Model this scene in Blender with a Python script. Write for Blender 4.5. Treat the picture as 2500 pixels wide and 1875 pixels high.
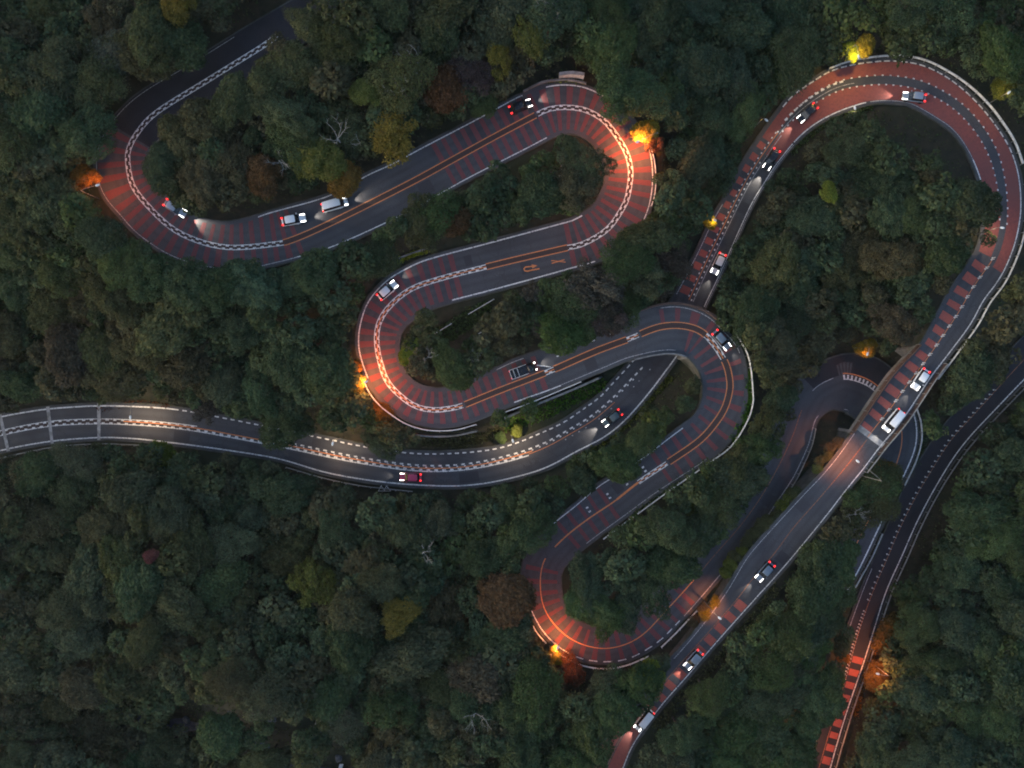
import bpy, math, random
import numpy as np
from mathutils import Vector

# ------------------------------------------------------------------ reset
for o in list(bpy.data.objects):
    bpy.data.objects.remove(o, do_unlink=True)
scene = bpy.context.scene
COL = scene.collection
R = math.radians
rng = np.random.default_rng(11)
random.seed(11)

# ------------------------------------------------------------------ camera (drone, looking straight down)
CZ = 143.3
FOC = 1.5                                   # frame width / distance  (24 mm on 36 mm)
cam_d = bpy.data.cameras.new('camera')
cam_d.lens = 24.0
cam_d.sensor_width = 36.0
cam_d.clip_start = 1.0
cam_d.clip_end = 5000.0
cam = bpy.data.objects.new('camera', cam_d)
cam.location = (0, 0, CZ)
cam.rotation_euler = (0, 0, 0)
COL.objects.link(cam)
scene.camera = cam

# ------------------------------------------------------------------ sky, sun, exposure (overcast dusk)
SUN_EL, SUN_ROT = 11.0, 250.0
world = bpy.data.worlds.new('World')
scene.world = world
world.use_nodes = True
wn = world.node_tree
wn.nodes.clear()
wo = wn.nodes.new('ShaderNodeOutputWorld')
wb = wn.nodes.new('ShaderNodeBackground')
ws = wn.nodes.new('ShaderNodeTexSky')
ws.sky_type = 'NISHITA'
ws.sun_disc = False
ws.sun_elevation = R(SUN_EL)
ws.sun_rotation = R(SUN_ROT)
ws.air_density = 1.0
ws.dust_density = 2.5
ws.ozone_density = 1.5
wb.inputs['Strength'].default_value = 0.15
wn.links.new(ws.outputs[0], wb.inputs[0])
wn.links.new(wb.outputs[0], wo.inputs[0])

sun_d = bpy.data.lights.new('sun', 'SUN')
sun_d.energy = 0.12
sun_d.angle = R(25)
sun_d.color = (1.0, 0.93, 0.86)
sun = bpy.data.objects.new('sun', sun_d)
az = R(SUN_ROT)
sdir = Vector((math.sin(az) * math.cos(R(SUN_EL)), math.cos(az) * math.cos(R(SUN_EL)), math.sin(R(SUN_EL))))
sun.rotation_euler = sdir.to_track_quat('Z', 'Y').to_euler()
sun.location = (0, 0, 200)
COL.objects.link(sun)

scene.view_settings.view_transform = 'Standard'
scene.view_settings.look = 'None'
scene.view_settings.gamma = 1.0
scene.view_settings.exposure = 1.65
scene.view_settings.use_curve_mapping = False
scene.cycles.use_denoising = True
scene.cycles.filter_width = 1.9
scene.cycles.max_bounces = 4
scene.cycles.diffuse_bounces = 2
scene.cycles.adaptive_threshold = 0.02
scene.cycles.transmission_bounces = 4
scene.cycles.transparent_max_bounces = 6
scene.cycles.sample_clamp_indirect = 4.0

HAZE = 0.00005
scene.cycles.volume_bounces = 0
scene.cycles.volume_step_rate = 4.0

# ------------------------------------------------------------------ helpers
def unp(px, py, z):
    k = FOC * (CZ - z) / 2500.0
    return ((px - 1250.0) * k, -(py - 937.5) * k, z)

def proj(x, y, z):
    k = 2500.0 / (FOC * (CZ - z))
    return x * k + 1250.0, -y * k + 937.5

def tag(o, label=None, cat=None, group=None, kind=None):
    if label: o['label'] = label
    if cat: o['category'] = cat
    if group: o['group'] = group
    if kind: o['kind'] = kind
    return o

def link(name, data, parent=None, mat=None):
    o = bpy.data.objects.new(name, data)
    COL.objects.link(o)
    if parent is not None: o.parent = parent
    if mat is not None and data is not None and hasattr(data, 'materials') and len(data.materials) == 0:
        data.materials.append(mat)
    return o

def empty(name, loc=(0, 0, 0), rz=0.0):
    o = bpy.data.objects.new(name, None)
    o.empty_display_size = 0.3
    o.location = loc
    o.rotation_euler = (0, 0, rz)
    COL.objects.link(o)
    return o

def pymesh(name, verts, faces, smooth=False):
    me = bpy.data.meshes.new(name)
    me.from_pydata([tuple(map(float, v)) for v in verts], [], faces)
    if smooth:
        me.polygons.foreach_set('use_smooth', [True] * len(me.polygons))
    me.update()
    return me

def quadmesh(name, V, tint=None):
    """V: (N,4,3) array of separate quads; tint: (N,3) colour per quad."""
    N = V.shape[0]
    me = bpy.data.meshes.new(name)
    me.vertices.add(N * 4)
    me.vertices.foreach_set('co', V.reshape(-1).astype(np.float32))
    me.loops.add(N * 4)
    me.loops.foreach_set('vertex_index', np.arange(N * 4, dtype=np.int32))
    me.polygons.add(N)
    me.polygons.foreach_set('loop_start', np.arange(0, N * 4, 4, dtype=np.int32))
    me.polygons.foreach_set('loop_total', np.full(N, 4, dtype=np.int32))
    if tint is not None:
        a = me.color_attributes.new('tint', 'FLOAT_COLOR', 'POINT')
        c = np.ones((N, 4, 4), dtype=np.float32)
        c[:, :, :3] = tint[:, None, :]
        a.data.foreach_set('color', c.reshape(-1))
    me.update(calc_edges=True)
    me.validate()
    return me

class MB:
    """collects boxes, tubes, lofts and links them as ONE mesh"""
    def __init__(self): self.v = []; self.f = []
    def add(self, vs, fs):
        n = len(self.v); self.v += [tuple(v) for v in vs]; self.f += [tuple(i + n for i in f) for f in fs]; return self
    def box(self, c, s, rz=0.0):
        cx, cy, cz = c; hx, hy, hz = s[0] / 2, s[1] / 2, s[2] / 2
        ca, sa = math.cos(rz), math.sin(rz); vs = []
        for dz in (-hz, hz):
            for dx, dy in ((-hx, -hy), (hx, -hy), (hx, hy), (-hx, hy)):
                vs.append((cx + dx * ca - dy * sa, cy + dx * sa + dy * ca, cz + dz))
        return self.add(vs, [(3, 2, 1, 0), (4, 5, 6, 7), (0, 1, 5, 4), (1, 2, 6, 5), (2, 3, 7, 6), (3, 0, 4, 7)])
    def tube(self, pts, radii, n=6, caps=True):
        pts = [Vector(p) for p in pts]
        if not hasattr(radii, '__len__'): radii = [radii] * len(pts)
        vs = []; fs = []
        for i, p in enumerate(pts):
            t = (pts[min(i + 1, len(pts) - 1)] - pts[max(i - 1, 0)])
            t = t.normalized() if t.length > 1e-9 else Vector((0, 0, 1))
            u = t.orthogonal().normalized() if abs(t.z) > 0.95 else t.cross(Vector((0, 0, 1))).normalized()
            w = t.cross(u)
            for k in range(n):
                a = 2 * math.pi * k / n
                q = p + (u * math.cos(a) + w * math.sin(a)) * radii[i]
                vs.append(tuple(q))
        for i in range(len(pts) - 1):
            for k in range(n):
                a = i * n + k; b = i * n + (k + 1) % n
                fs.append((a, b, b + n, a + n))
        if caps:
            fs.append(tuple(range(n - 1, -1, -1))); m = (len(pts) - 1) * n
            fs.append(tuple(m + k for k in range(n)))
        return self.add(vs, fs)
    def loft(self, rings, caps=True):
        n = len(rings[0]); vs = [p for r in rings for p in r]; fs = []
        for i in range(len(rings) - 1):
            for k in range(n):
                a = i * n + k; b = i * n + (k + 1) % n
                fs.append((a, b, b + n, a + n))
        if caps:
            fs.append(tuple(range(n - 1, -1, -1))); m = (len(rings) - 1) * n
            fs.append(tuple(m + k for k in range(n)))
        return self.add(vs, fs)
    def mesh(self, name, smooth=False): return pymesh(name, self.v, self.f, smooth)
    def build(self, name, mat, parent=None, smooth=False):
        return link(name, self.mesh(name, smooth), parent, mat)

# ------------------------------------------------------------------ materials
def nmat(name):
    m = bpy.data.materials.new(name); m.use_nodes = True
    nt = m.node_tree; nt.nodes.clear()
    out = nt.nodes.new('ShaderNodeOutputMaterial')
    return m, nt, out

def surf(name, c1, c2, scale=3.0, rough=0.8, metal=0.0, c3=None, scale3=0.3, bump=0.0, detail=6.0, lo=0.35, hi=0.65, spec=0.3):
    m, nt, out = nmat(name)
    b = nt.nodes.new('ShaderNodeBsdfPrincipled')
    tc = nt.nodes.new('ShaderNodeTexCoord')
    nz = nt.nodes.new('ShaderNodeTexNoise'); nz.inputs['Scale'].default_value = scale; nz.inputs['Detail'].default_value = detail
    nt.links.new(tc.outputs['Object'], nz.inputs['Vector'])
    rp = nt.nodes.new('ShaderNodeValToRGB')
    rp.color_ramp.elements[0].position = lo; rp.color_ramp.elements[0].color = (*c1, 1)
    rp.color_ramp.elements[1].position = hi; rp.color_ramp.elements[1].color = (*c2, 1)
    nt.links.new(nz.outputs['Fac'], rp.inputs['Fac'])
    col = rp.outputs['Color']
    if c3 is not None:
        n3 = nt.nodes.new('ShaderNodeTexNoise'); n3.inputs['Scale'].default_value = scale3; n3.inputs['Detail'].default_value = 4
        nt.links.new(tc.outputs['Object'], n3.inputs['Vector'])
        r3 = nt.nodes.new('ShaderNodeValToRGB'); r3.color_ramp.elements[0].position = 0.48; r3.color_ramp.elements[1].position = 0.68
        nt.links.new(n3.outputs['Fac'], r3.inputs['Fac'])
        mx = nt.nodes.new('ShaderNodeMix'); mx.data_type = 'RGBA'
        nt.links.new(r3.outputs['Color'], mx.inputs[0]); nt.links.new(col, mx.inputs[6]); mx.inputs[7].default_value = (*c3, 1)
        col = mx.outputs[2]
    nt.links.new(col, b.inputs['Base Color'])
    b.inputs['Roughness'].default_value = rough; b.inputs['Metallic'].default_value = metal
    b.inputs['Specular IOR Level'].default_value = spec
    if bump:
        bp = nt.nodes.new('ShaderNodeBump'); bp.inputs['Strength'].default_value = bump; bp.inputs['Distance'].default_value = 0.05
        nt.links.new(nz.outputs['Fac'], bp.inputs['Height']); nt.links.new(bp.outputs['Normal'], b.inputs['Normal'])
    nt.links.new(b.outputs[0], out.inputs[0])
    return m

def emis(name, col, strength):
    m, nt, out = nmat(name)
    e = nt.nodes.new('ShaderNodeEmission'); e.inputs[0].default_value = (*col, 1); e.inputs[1].default_value = strength
    nt.links.new(e.outputs[0], out.inputs[0])
    return m

def leafmat(name, trans=0.35):
    m, nt, out = nmat(name)
    oi = nt.nodes.new('ShaderNodeObjectInfo')
    at = nt.nodes.new('ShaderNodeAttribute'); at.attribute_name = 'tint'
    mx = nt.nodes.new('ShaderNodeMix'); mx.data_type = 'RGBA'; mx.blend_type = 'MULTIPLY'; mx.inputs[0].default_value = 1.0
    nt.links.new(oi.outputs['Color'], mx.inputs[6]); nt.links.new(at.outputs['Color'], mx.inputs[7])
    d = nt.nodes.new('ShaderNodeBsdfDiffuse'); t = nt.nodes.new('ShaderNodeBsdfTranslucent'); ms = nt.nodes.new('ShaderNodeMixShader')
    ms.inputs[0].default_value = trans
    nt.links.new(mx.outputs[2], d.inputs[0]); nt.links.new(mx.outputs[2], t.inputs[0])
    nt.links.new(d.outputs[0], ms.inputs[1]); nt.links.new(t.outputs[0], ms.inputs[2])
    nt.links.new(ms.outputs[0], out.inputs[0])
    return m

M = {}
M['asphalt'] = surf('asphalt', (0.040, 0.042, 0.052), (0.060, 0.062, 0.074), 9.0, 0.75, c3=(0.034, 0.036, 0.046), scale3=0.12, bump=0.15)
M['dark_asphalt_and_shade'] = surf('dark_asphalt_and_shade', (0.016, 0.016, 0.022), (0.026, 0.026, 0.034), 7.0, 0.8, c3=(0.014, 0.014, 0.019), scale3=0.15, bump=0.15)  # dark lower road surface; also the colour of the painted shade sheets
M['red_stripe'] = surf('red_anti_skid_stripe', (0.142, 0.042, 0.047), (0.080, 0.046, 0.054), 5.0, 0.85, lo=0.42, hi=0.72, bump=0.2)
M['red_block'] = surf('red_anti_skid_block', (0.30, 0.075, 0.060), (0.20, 0.065, 0.055), 4.0, 0.85, lo=0.4, hi=0.75, bump=0.2)
M['red_lane'] = surf('red_anti_skid_lane', (0.22, 0.062, 0.055), (0.155, 0.052, 0.050), 2.5, 0.85, c3=(0.17, 0.062, 0.058), scale3=0.1, bump=0.2)
M['white_paint'] = surf('white_road_paint', (0.66, 0.66, 0.68), (0.16, 0.16, 0.17), 3.5, 0.7, lo=0.46, hi=0.70)
M['worn_paint'] = surf('worn_white_paint', (0.40, 0.40, 0.42), (0.12, 0.12, 0.13), 5.0, 0.7, lo=0.40, hi=0.66)
M['orange_paint'] = surf('orange_road_paint', (0.62, 0.21, 0.07), (0.36, 0.14, 0.07), 4.0, 0.7, lo=0.42, hi=0.72)
M['worn_orange'] = surf('worn_orange_paint', (0.26, 0.11, 0.06), (0.08, 0.05, 0.045), 4.0, 0.75, lo=0.42, hi=0.66)
M['rumble'] = surf('brown_centre_strip', (0.060, 0.036, 0.032), (0.034, 0.026, 0.028), 5.0, 0.85)
M['concrete'] = surf('concrete', (0.17, 0.17, 0.175), (0.10, 0.10, 0.105), 1.3, 0.85, c3=(0.07, 0.075, 0.065), scale3=0.25, bump=0.2)
M['wall'] = surf('mossy_retaining_concrete', (0.075, 0.076, 0.076), (0.045, 0.048, 0.044), 0.9, 0.9, c3=(0.028, 0.034, 0.022), scale3=0.3, bump=0.3)
M['pale_concrete'] = surf('pale_concrete', (0.34, 0.34, 0.35), (0.22, 0.22, 0.23), 1.6, 0.85, c3=(0.14, 0.14, 0.13), scale3=0.4)
M['brown_steel'] = surf('brown_steel', (0.085, 0.050, 0.040), (0.055, 0.036, 0.030), 3.0, 0.6)
M['rail_white'] = surf('white_rail_paint', (0.62, 0.63, 0.64), (0.40, 0.41, 0.42), 2.0, 0.5)
M['rail_grey'] = surf('galvanised_rail', (0.26, 0.27, 0.28), (0.16, 0.165, 0.17), 2.0, 0.45, metal=0.3)
M['pole'] = surf('lamp_pole', (0.20, 0.20, 0.19), (0.13, 0.13, 0.125), 2.0, 0.5, metal=0.3)
M['lamp_cap'] = surf('lamp_cap', (0.75, 0.75, 0.75), (0.6, 0.6, 0.6), 4.0, 0.4)
M['soil'] = surf('forest_floor', (0.014, 0.015, 0.010), (0.030, 0.026, 0.016), 0.8, 0.95, c3=(0.016, 0.024, 0.012), scale3=0.08, bump=0.4)
M['bark'] = surf('bark', (0.055, 0.043, 0.034), (0.030, 0.024, 0.020), 4.0, 0.9)
M['pale_bark'] = surf('pale_bark', (0.24, 0.235, 0.23), (0.13, 0.125, 0.12), 3.0, 0.85)
M['rock'] = surf('stream_rock', (0.11, 0.115, 0.13), (0.06, 0.063, 0.072), 2.0, 0.85, bump=0.3)
M['foam'] = surf('white_water', (0.7, 0.74, 0.8), (0.4, 0.45, 0.52), 3.0, 0.4)
M['water'] = surf('stream_water', (0.03, 0.035, 0.06), (0.05, 0.055, 0.085), 1.5, 0.15, spec=0.5)
M['leaf'] = leafmat('leaf')
M['glass'] = surf('car_glass', (0.012, 0.014, 0.018), (0.016, 0.018, 0.022), 2.0, 0.08, spec=0.6)
M['tyre'] = surf('tyre', (0.015, 0.015, 0.015), (0.025, 0.025, 0.025), 9.0, 0.85)
M['rim'] = surf('rim', (0.35, 0.35, 0.36), (0.25, 0.25, 0.26), 9.0, 0.35, metal=0.7)
M['car_white'] = surf('car_white', (0.70, 0.71, 0.74), (0.64, 0.65, 0.69), 1.0, 0.28, spec=0.5)
M['car_silver'] = surf('car_silver', (0.30, 0.34, 0.40), (0.26, 0.30, 0.36), 1.0, 0.3, metal=0.4)
M['car_black'] = surf('car_black', (0.010, 0.010, 0.014), (0.014, 0.014, 0.018), 1.0, 0.22, spec=0.5)
M['car_pink'] = surf('car_pink', (0.42, 0.05, 0.12), (0.36, 0.045, 0.10), 1.0, 0.3)
M['car_teal'] = surf('car_teal', (0.07, 0.10, 0.12), (0.06, 0.085, 0.10), 1.0, 0.3)
M['car_blue'] = surf('car_blue', (0.16, 0.21, 0.27), (0.14, 0.18, 0.24), 1.0, 0.3, metal=0.3)
M['head_on'] = emis('headlight_lens', (1.0, 0.96, 0.88), 4.0)
M['tail_on'] = emis('taillight_lens', (1.0, 0.03, 0.03), 1.1)
M['sodium'] = emis('sodium_lens', (1.0, 0.45, 0.08), 8.0)
M['warm'] = emis('warm_white_lens', (1.0, 0.78, 0.5), 6.0)

def asphalt(name, c1, c2, c3):
    m = surf(name, c1, c2, 9.0, 0.75, c3=c3, scale3=0.12, bump=0.15); nt = m.node_tree
    b = [n for n in nt.nodes if n.type == 'BSDF_PRINCIPLED'][0]; src = b.inputs['Base Color'].links[0].from_socket
    def mth(op, a, v=None, clamp=False):
        n = nt.nodes.new('ShaderNodeMath'); n.operation = op; n.use_clamp = clamp
        nt.links.new(a, n.inputs[0])
        if v is not None:
            if isinstance(v, (int, float)): n.inputs[1].default_value = v
            else: nt.links.new(v, n.inputs[1])
        return n.outputs[0]
    at = nt.nodes.new('ShaderNodeAttribute'); at.attribute_name = 'lat'
    t = mth('ABSOLUTE', at.outputs['Fac']); t = mth('SUBTRACT', t, 25.0); t = mth('ABSOLUTE', t); t = mth('SUBTRACT', t, 9.5); t = mth('ABSOLUTE', t)
    t = mth('DIVIDE', t, 7.0); t = mth('SUBTRACT', t, 1.0); t = mth('MULTIPLY', t, -1.0, True)
    tc = nt.nodes.new('ShaderNodeTexCoord')
    nz = nt.nodes.new('ShaderNodeTexNoise'); nz.inputs['Scale'].default_value = 0.22; nt.links.new(tc.outputs['Object'], nz.inputs['Vector'])
    t = mth('MULTIPLY', t, nz.outputs['Fac']); t = mth('MULTIPLY', t, 0.55)
    vo = nt.nodes.new('ShaderNodeTexVoronoi'); vo.feature = 'DISTANCE_TO_EDGE'; vo.inputs['Scale'].default_value = 0.42
    n2 = nt.nodes.new('ShaderNodeTexNoise'); n2.inputs['Scale'].default_value = 1.1; nt.links.new(tc.outputs['Object'], n2.inputs['Vector'])
    va = nt.nodes.new('ShaderNodeVectorMath'); va.operation = 'ADD'; nt.links.new(tc.outputs['Object'], va.inputs[0]); nt.links.new(n2.outputs['Color'], va.inputs[1]); nt.links.new(va.outputs[0], vo.inputs['Vector'])
    cr = mth('LESS_THAN', vo.outputs['Distance'], 0.022)
    n3 = nt.nodes.new('ShaderNodeTexNoise'); n3.inputs['Scale'].default_value = 0.09; nt.links.new(tc.outputs['Object'], n3.inputs['Vector'])
    ms = mth('GREATER_THAN', n3.outputs['Fac'], 0.54); cr = mth('MULTIPLY', cr, ms); cr = mth('MULTIPLY', cr, 0.4)
    t = mth('MAXIMUM', t, cr)
    mx = nt.nodes.new('ShaderNodeMix'); mx.data_type = 'RGBA'
    nt.links.new(t, mx.inputs[0]); nt.links.new(src, mx.inputs[6]); mx.inputs[7].default_value = (c1[0] * .45, c1[1] * .45, c1[2] * .45, 1)
    nt.links.new(mx.outputs[2], b.inputs['Base Color'])
    return m
M['asphalt'] = asphalt('asphalt', (0.043, 0.045, 0.055), (0.066, 0.068, 0.080), (0.036, 0.038, 0.048))

# ------------------------------------------------------------------ road traces (photo pixels -> real positions at each road's own height)
A_M = [(850,-30),(790,12),(676,88),(638,115),(512,193),(383,274),(335,325),(314,365),(312,395),(325,455),(372,514),(424,560),(483,588),(540,602),(590,604),(660,597),(707,588),(806,545),(995,450),(1100,393),(1200,338),(1306,282),(1342,266),(1385,262),(1430,269),(1474,294),(1507,334),(1531,377),(1540,421),(1534,471),(1526,497),(1494,548),(1462,575),(1417,598),(1384,605),(1250,636),(1193,650),(1083,678),(1003,706),(950,749),(924,792),(920,841),(932,898),(948,935),(977,966),(1015,992),(1059,1001),(1106,996),(1132,989),(1208,958),(1342,906),(1453,858),(1542,825),(1573,811),(1611,798),(1653,794),(1694,801),(1722,817),(1751,852),(1773,890),(1781,925),(1782,950),(1770,995),(1744,1036),(1706,1077),(1637,1125),(1558,1178),(1501,1223),(1440,1264),(1390,1302),(1355,1335),(1332,1362),(1323,1385),(1319,1420),(1323,1467),(1339,1505),(1368,1540),(1403,1565),(1441,1579),(1485,1583),(1535,1570),(1577,1543),(1621,1496),(1678,1434),(1744,1356),(1808,1283),(1860,1210),(1905,1130),(1937,1060),(1958,1000),(1990,950),(2035,925),(2066,917),(2115,931),(2151,958),(2180,995),(2198,1035),(2202,1077),(2192,1122),(2167,1185),(2110,1290),(2068,1375),(2028,1450),(1972,1560),(1945,1610),(1865,1755),(1805,1875),(1785,1915)]
A_L = [(890,10),(800,55),(665,155),(540,235),(415,312),(372,350),(358,395),(375,445),(410,490),(450,520),(500,540),(560,545),(620,533),(657,519),(802,478),(897,427),(957,400),(1037,357),(1160,293),(1237,251),(1277,231),(1346,209),(1390,207),(1428,213),(1480,238),(1530,278),(1573,334),(1586,364),(1592,399),(1594,443),(1591,475),(1583,507),(1560,560),(1491,619),(1458,637),(1418,649),(1300,682),(1200,709),(1154,721),(1100,735),(1040,755),(995,785),(974,815),(968,850),(975,890),(995,925),(1025,945),(1060,952),(1100,950),(1150,932),(1200,908),(1245,886),(1300,866),(1380,840),(1450,815),(1520,783),(1570,764),(1632,748),(1690,755),(1735,778),(1770,812),(1800,845),(1815,890),(1820,930),(1818,975),(1808,1017),(1795,1052),(1776,1077),(1725,1122),(1611,1197),(1532,1254),(1437,1324),(1400,1355),(1376,1378),(1366,1400),(1364,1425),(1368,1455),(1380,1485),(1400,1510),(1425,1528),(1455,1537),(1485,1538),(1515,1530),(1545,1510),(1590,1462),(1640,1400),(1708,1325),(1770,1255),(1822,1185),(1865,1110),(1893,1050),(1915,990),(1955,930),(2010,888),(2060,872),(2104,868),(2151,887),(2183,915),(2210,955),(2227,998),(2237,1033),(2238,1077),(2224,1125),(2197,1182),(2143,1296),(2101,1384),(2060,1460),(2003,1572),(1980,1613),(1900,1760),(1840,1890),(1820,1930)]
A_R = [(815,-60),(740,-10),(600,72),(475,150),(345,228),(275,295),(240,360),(235,420),(255,480),(286,515),(310,545),(338,573),(405,618),(475,645),(540,656),(600,657),(660,645),(707,633),(806,605),(935,548),(1010,510),(1135,440),(1209,402),(1290,361),(1350,330),(1390,320),(1430,332),(1460,360),(1478,395),(1483,430),(1472,470),(1450,505),(1402,535),(1352,550),(1200,591),(1043,633),(992,656),(948,681),(916,713),(897,738),(882,782),(874,827),(878,865),(893,912),(913,953),(943,985),(985,1016),(1022,1032),(1062,1039),(1110,1036),(1160,1022),(1233,992),(1304,966),(1349,950),(1475,899),(1535,874),(1611,858),(1655,858),(1685,870),(1706,893),(1720,925),(1722,956),(1717,985),(1706,1010),(1690,1027),(1662,1047),(1624,1076),(1573,1115),(1504,1160),(1463,1185),(1402,1237),(1370,1262),(1320,1305),(1292,1345),(1280,1385),(1277,1420),(1286,1458),(1298,1492),(1317,1530),(1346,1565),(1390,1597),(1437,1613),(1491,1616),(1532,1610),(1564,1595),(1611,1565),(1643,1534),(1710,1461),(1838,1310),(1857,1286),(1904,1216),(1936,1169),(1961,1118),(1977,1080),(1985,1045),(1995,1018),(2020,1000),(2053,998),(2097,1020),(2125,1050),(2140,1080),(2140,1110),(2120,1170),(2075,1280),(2035,1360),(1992,1440),(1938,1548),(1910,1600),(1830,1750),(1770,1870),(1750,1910)]
A_Z = [((850,-30),22),((312,395),20.5),((707,588),19.5),((1385,262),17.5),((1250,636),16.2),((920,841),14.8),((1342,906),13.7),((1653,794),13.1),((1782,950),12.3),((1440,1264),10.6),((1319,1420),9.8),((1485,1583),9),((1744,1356),8.4),((1937,1060),7.0),((2115,931),6.0),((2202,1077),5),((2110,1290),4.2),((1785,1915),2.5)]
B_M = [(-60,1073),(0,1058),(63,1044),(127,1034),(190,1030),(270,1029),(380,1035),(475,1046),(570,1063),(700,1088),(853,1120),(980,1140),(1075,1145),(1170,1136),(1270,1112),(1336,1087),(1390,1057),(1444,1025),(1485,992),(1516,963),(1542,936),(1580,896),(1630,835),(1660,785),(1684,735),(1700,700),(1732,630),(1770,551),(1820,450),(1860,385),(1911,313),(1949,272),(1990,240),(2037,214),(2085,201),(2148,195),(2196,198),(2243,207),(2290,228),(2338,259),(2376,297),(2408,342),(2430,389),(2442,437),(2449,485),(2450,540),(2441,590),(2425,634),(2404,664),(2373,709),(2344,760),(2310,811),(2278,858),(2243,906),(2208,952),(2180,992),(2132,1052),(2116,1074),(2072,1131),(2006,1210),(1939,1286),(1889,1353),(1832,1420),(1801,1461),(1738,1534),(1643,1641),(1573,1727),(1520,1795),(1487,1860),(1462,1925)]
B_L = [(-60,1028),(0,1017),(47,1008),(114,998),(190,992),(240,990),(316,991),(424,998),(532,1017),(589,1028),(668,1044),(802,1072),(897,1091),(977,1103),(1037,1107),(1106,1106),(1192,1098),(1251,1084),(1311,1060),(1377,1030),(1418,1001),(1463,970),(1494,936),(1520,909),(1570,850),(1615,785),(1646,727),(1675,672),(1709,605),(1738,542),(1768,490),(1795,440),(1818,395),(1850,345),(1885,295),(1915,255),(1940,228),(1993,193),(2022,175),(2069,160),(2116,152),(2164,148),(2211,150),(2259,161),(2306,184),(2350,216),(2395,260),(2432,307),(2464,357),(2482,405),(2490,445),(2493,513),(2483,577),(2468,624),(2439,684),(2401,735),(2370,792),(2319,861),(2275,918),(2240,972),(2211,1015),(2180,1055),(2148,1092),(2110,1143),(2069,1193),(2022,1254),(1958,1333),(1885,1418),(1833,1475),(1738,1582),(1675,1655),(1611,1728),(1548,1816),(1523,1873),(1500,1935)]
B_R = [(-60,1114),(0,1101),(63,1088),(127,1078),(190,1072),(253,1069),(316,1071),(380,1077),(506,1093),(633,1112),(700,1126),(790,1153),(885,1171),(980,1182),(1075,1187),(1138,1186),(1201,1178),(1276,1161),(1339,1140),(1402,1106),(1475,1068),(1523,1030),(1558,992),(1589,955),(1640,887),(1680,830),(1705,785),(1724,740),(1757,672),(1795,586),(1836,497),(1865,450),(1889,411),(1908,386),(1939,348),(1977,313),(2022,285),(2075,263),(2126,249),(2177,247),(2221,253),(2259,272),(2290,291),(2322,313),(2347,342),(2366,373),(2382,408),(2395,446),(2402,485),(2404,530),(2398,575),(2385,615),(2362,655),(2332,697),(2294,763),(2256,835),(2211,884),(2180,918),(2148,963),(2116,1011),(2094,1045),(2066,1085),(2040,1121),(1999,1169),(1977,1191),(1927,1245),(1832,1350),(1795,1410),(1760,1465),(1715,1525),(1665,1585),(1600,1655),(1530,1735),(1480,1800),(1440,1860),(1415,1920)]
B_Z = [((-60,1073),6.3),((1075,1145),7),((1600,872),6.4),((1700,700),7.2),((1820,450),9),((2037,214),11),((2290,228),12.5),((2450,540),13.8),((2310,811),14.0),((2180,992),13.6),((2072,1131),12.4),((1939,1286),11.6),((1832,1420),11.2),((1462,1925),9.8)]
C_M = [(2560,815),(2500,878),(2442,941),(2385,1004),(2322,1074),(2275,1147),(2234,1216),(2196,1292),(2164,1368),(2132,1442),(2097,1540),(2075,1619),(2055,1692),(2028,1777),(1999,1875),(1980,1935)]
C_L = [(2600,830),(2500,928),(2430,1001),(2370,1065),(2322,1128),(2275,1207),(2237,1280),(2205,1353),(2164,1445),(2132,1546),(2107,1625),(2078,1708),(2053,1787),(2028,1875),(2010,1945)]
C_R = [(2520,785),(2460,850),(2400,915),(2345,980),(2285,1050),(2240,1118),(2200,1190),(2170,1262),(2140,1335),(2108,1410),(2065,1525),(2042,1605),(2020,1680),(1993,1765),(1965,1875),(1945,1935)]
C_Z = [((2560,815),3.6),((2234,1216),2.6),((1980,1935),1.4)]

def catmull(pts, step=6.0):
    P = np.array(pts, float)
    P = np.vstack([2 * P[0] - P[1], P, 2 * P[-1] - P[-2]])
    out = []
    for i in range(1, len(P) - 2):
        n = max(2, int(np.linalg.norm(P[i + 1] - P[i]) / 2.0))
        t = np.linspace(0, 1, n, endpoint=False)[:, None]
        p0, p1, p2, p3 = P[i - 1], P[i], P[i + 1], P[i + 2]
        out.append(0.5 * ((2 * p1) + (-p0 + p2) * t + (2 * p0 - 5 * p1 + 4 * p2 - p3) * t**2 + (-p0 + 3 * p1 - 3 * p2 + p3) * t**3))
    out.append(P[-2][None])
    Q = np.vstack(out)
    d = np.r_[0, np.cumsum(np.linalg.norm(np.diff(Q, axis=0), axis=1))]
    n = max(2, int(round(d[-1] / step)) + 1)
    s = np.linspace(0, d[-1], n)
    return np.c_[np.interp(s, d, Q[:, 0]), np.interp(s, d, Q[:, 1])], s

def smooth1(a, k):
    if k < 2: return a
    p = np.r_[np.full(k, a[0]), a, np.full(k, a[-1])]
    ker = np.hanning(2 * k + 1); ker /= ker.sum()
    return np.convolve(p, ker, 'same')[k:-k]

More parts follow.
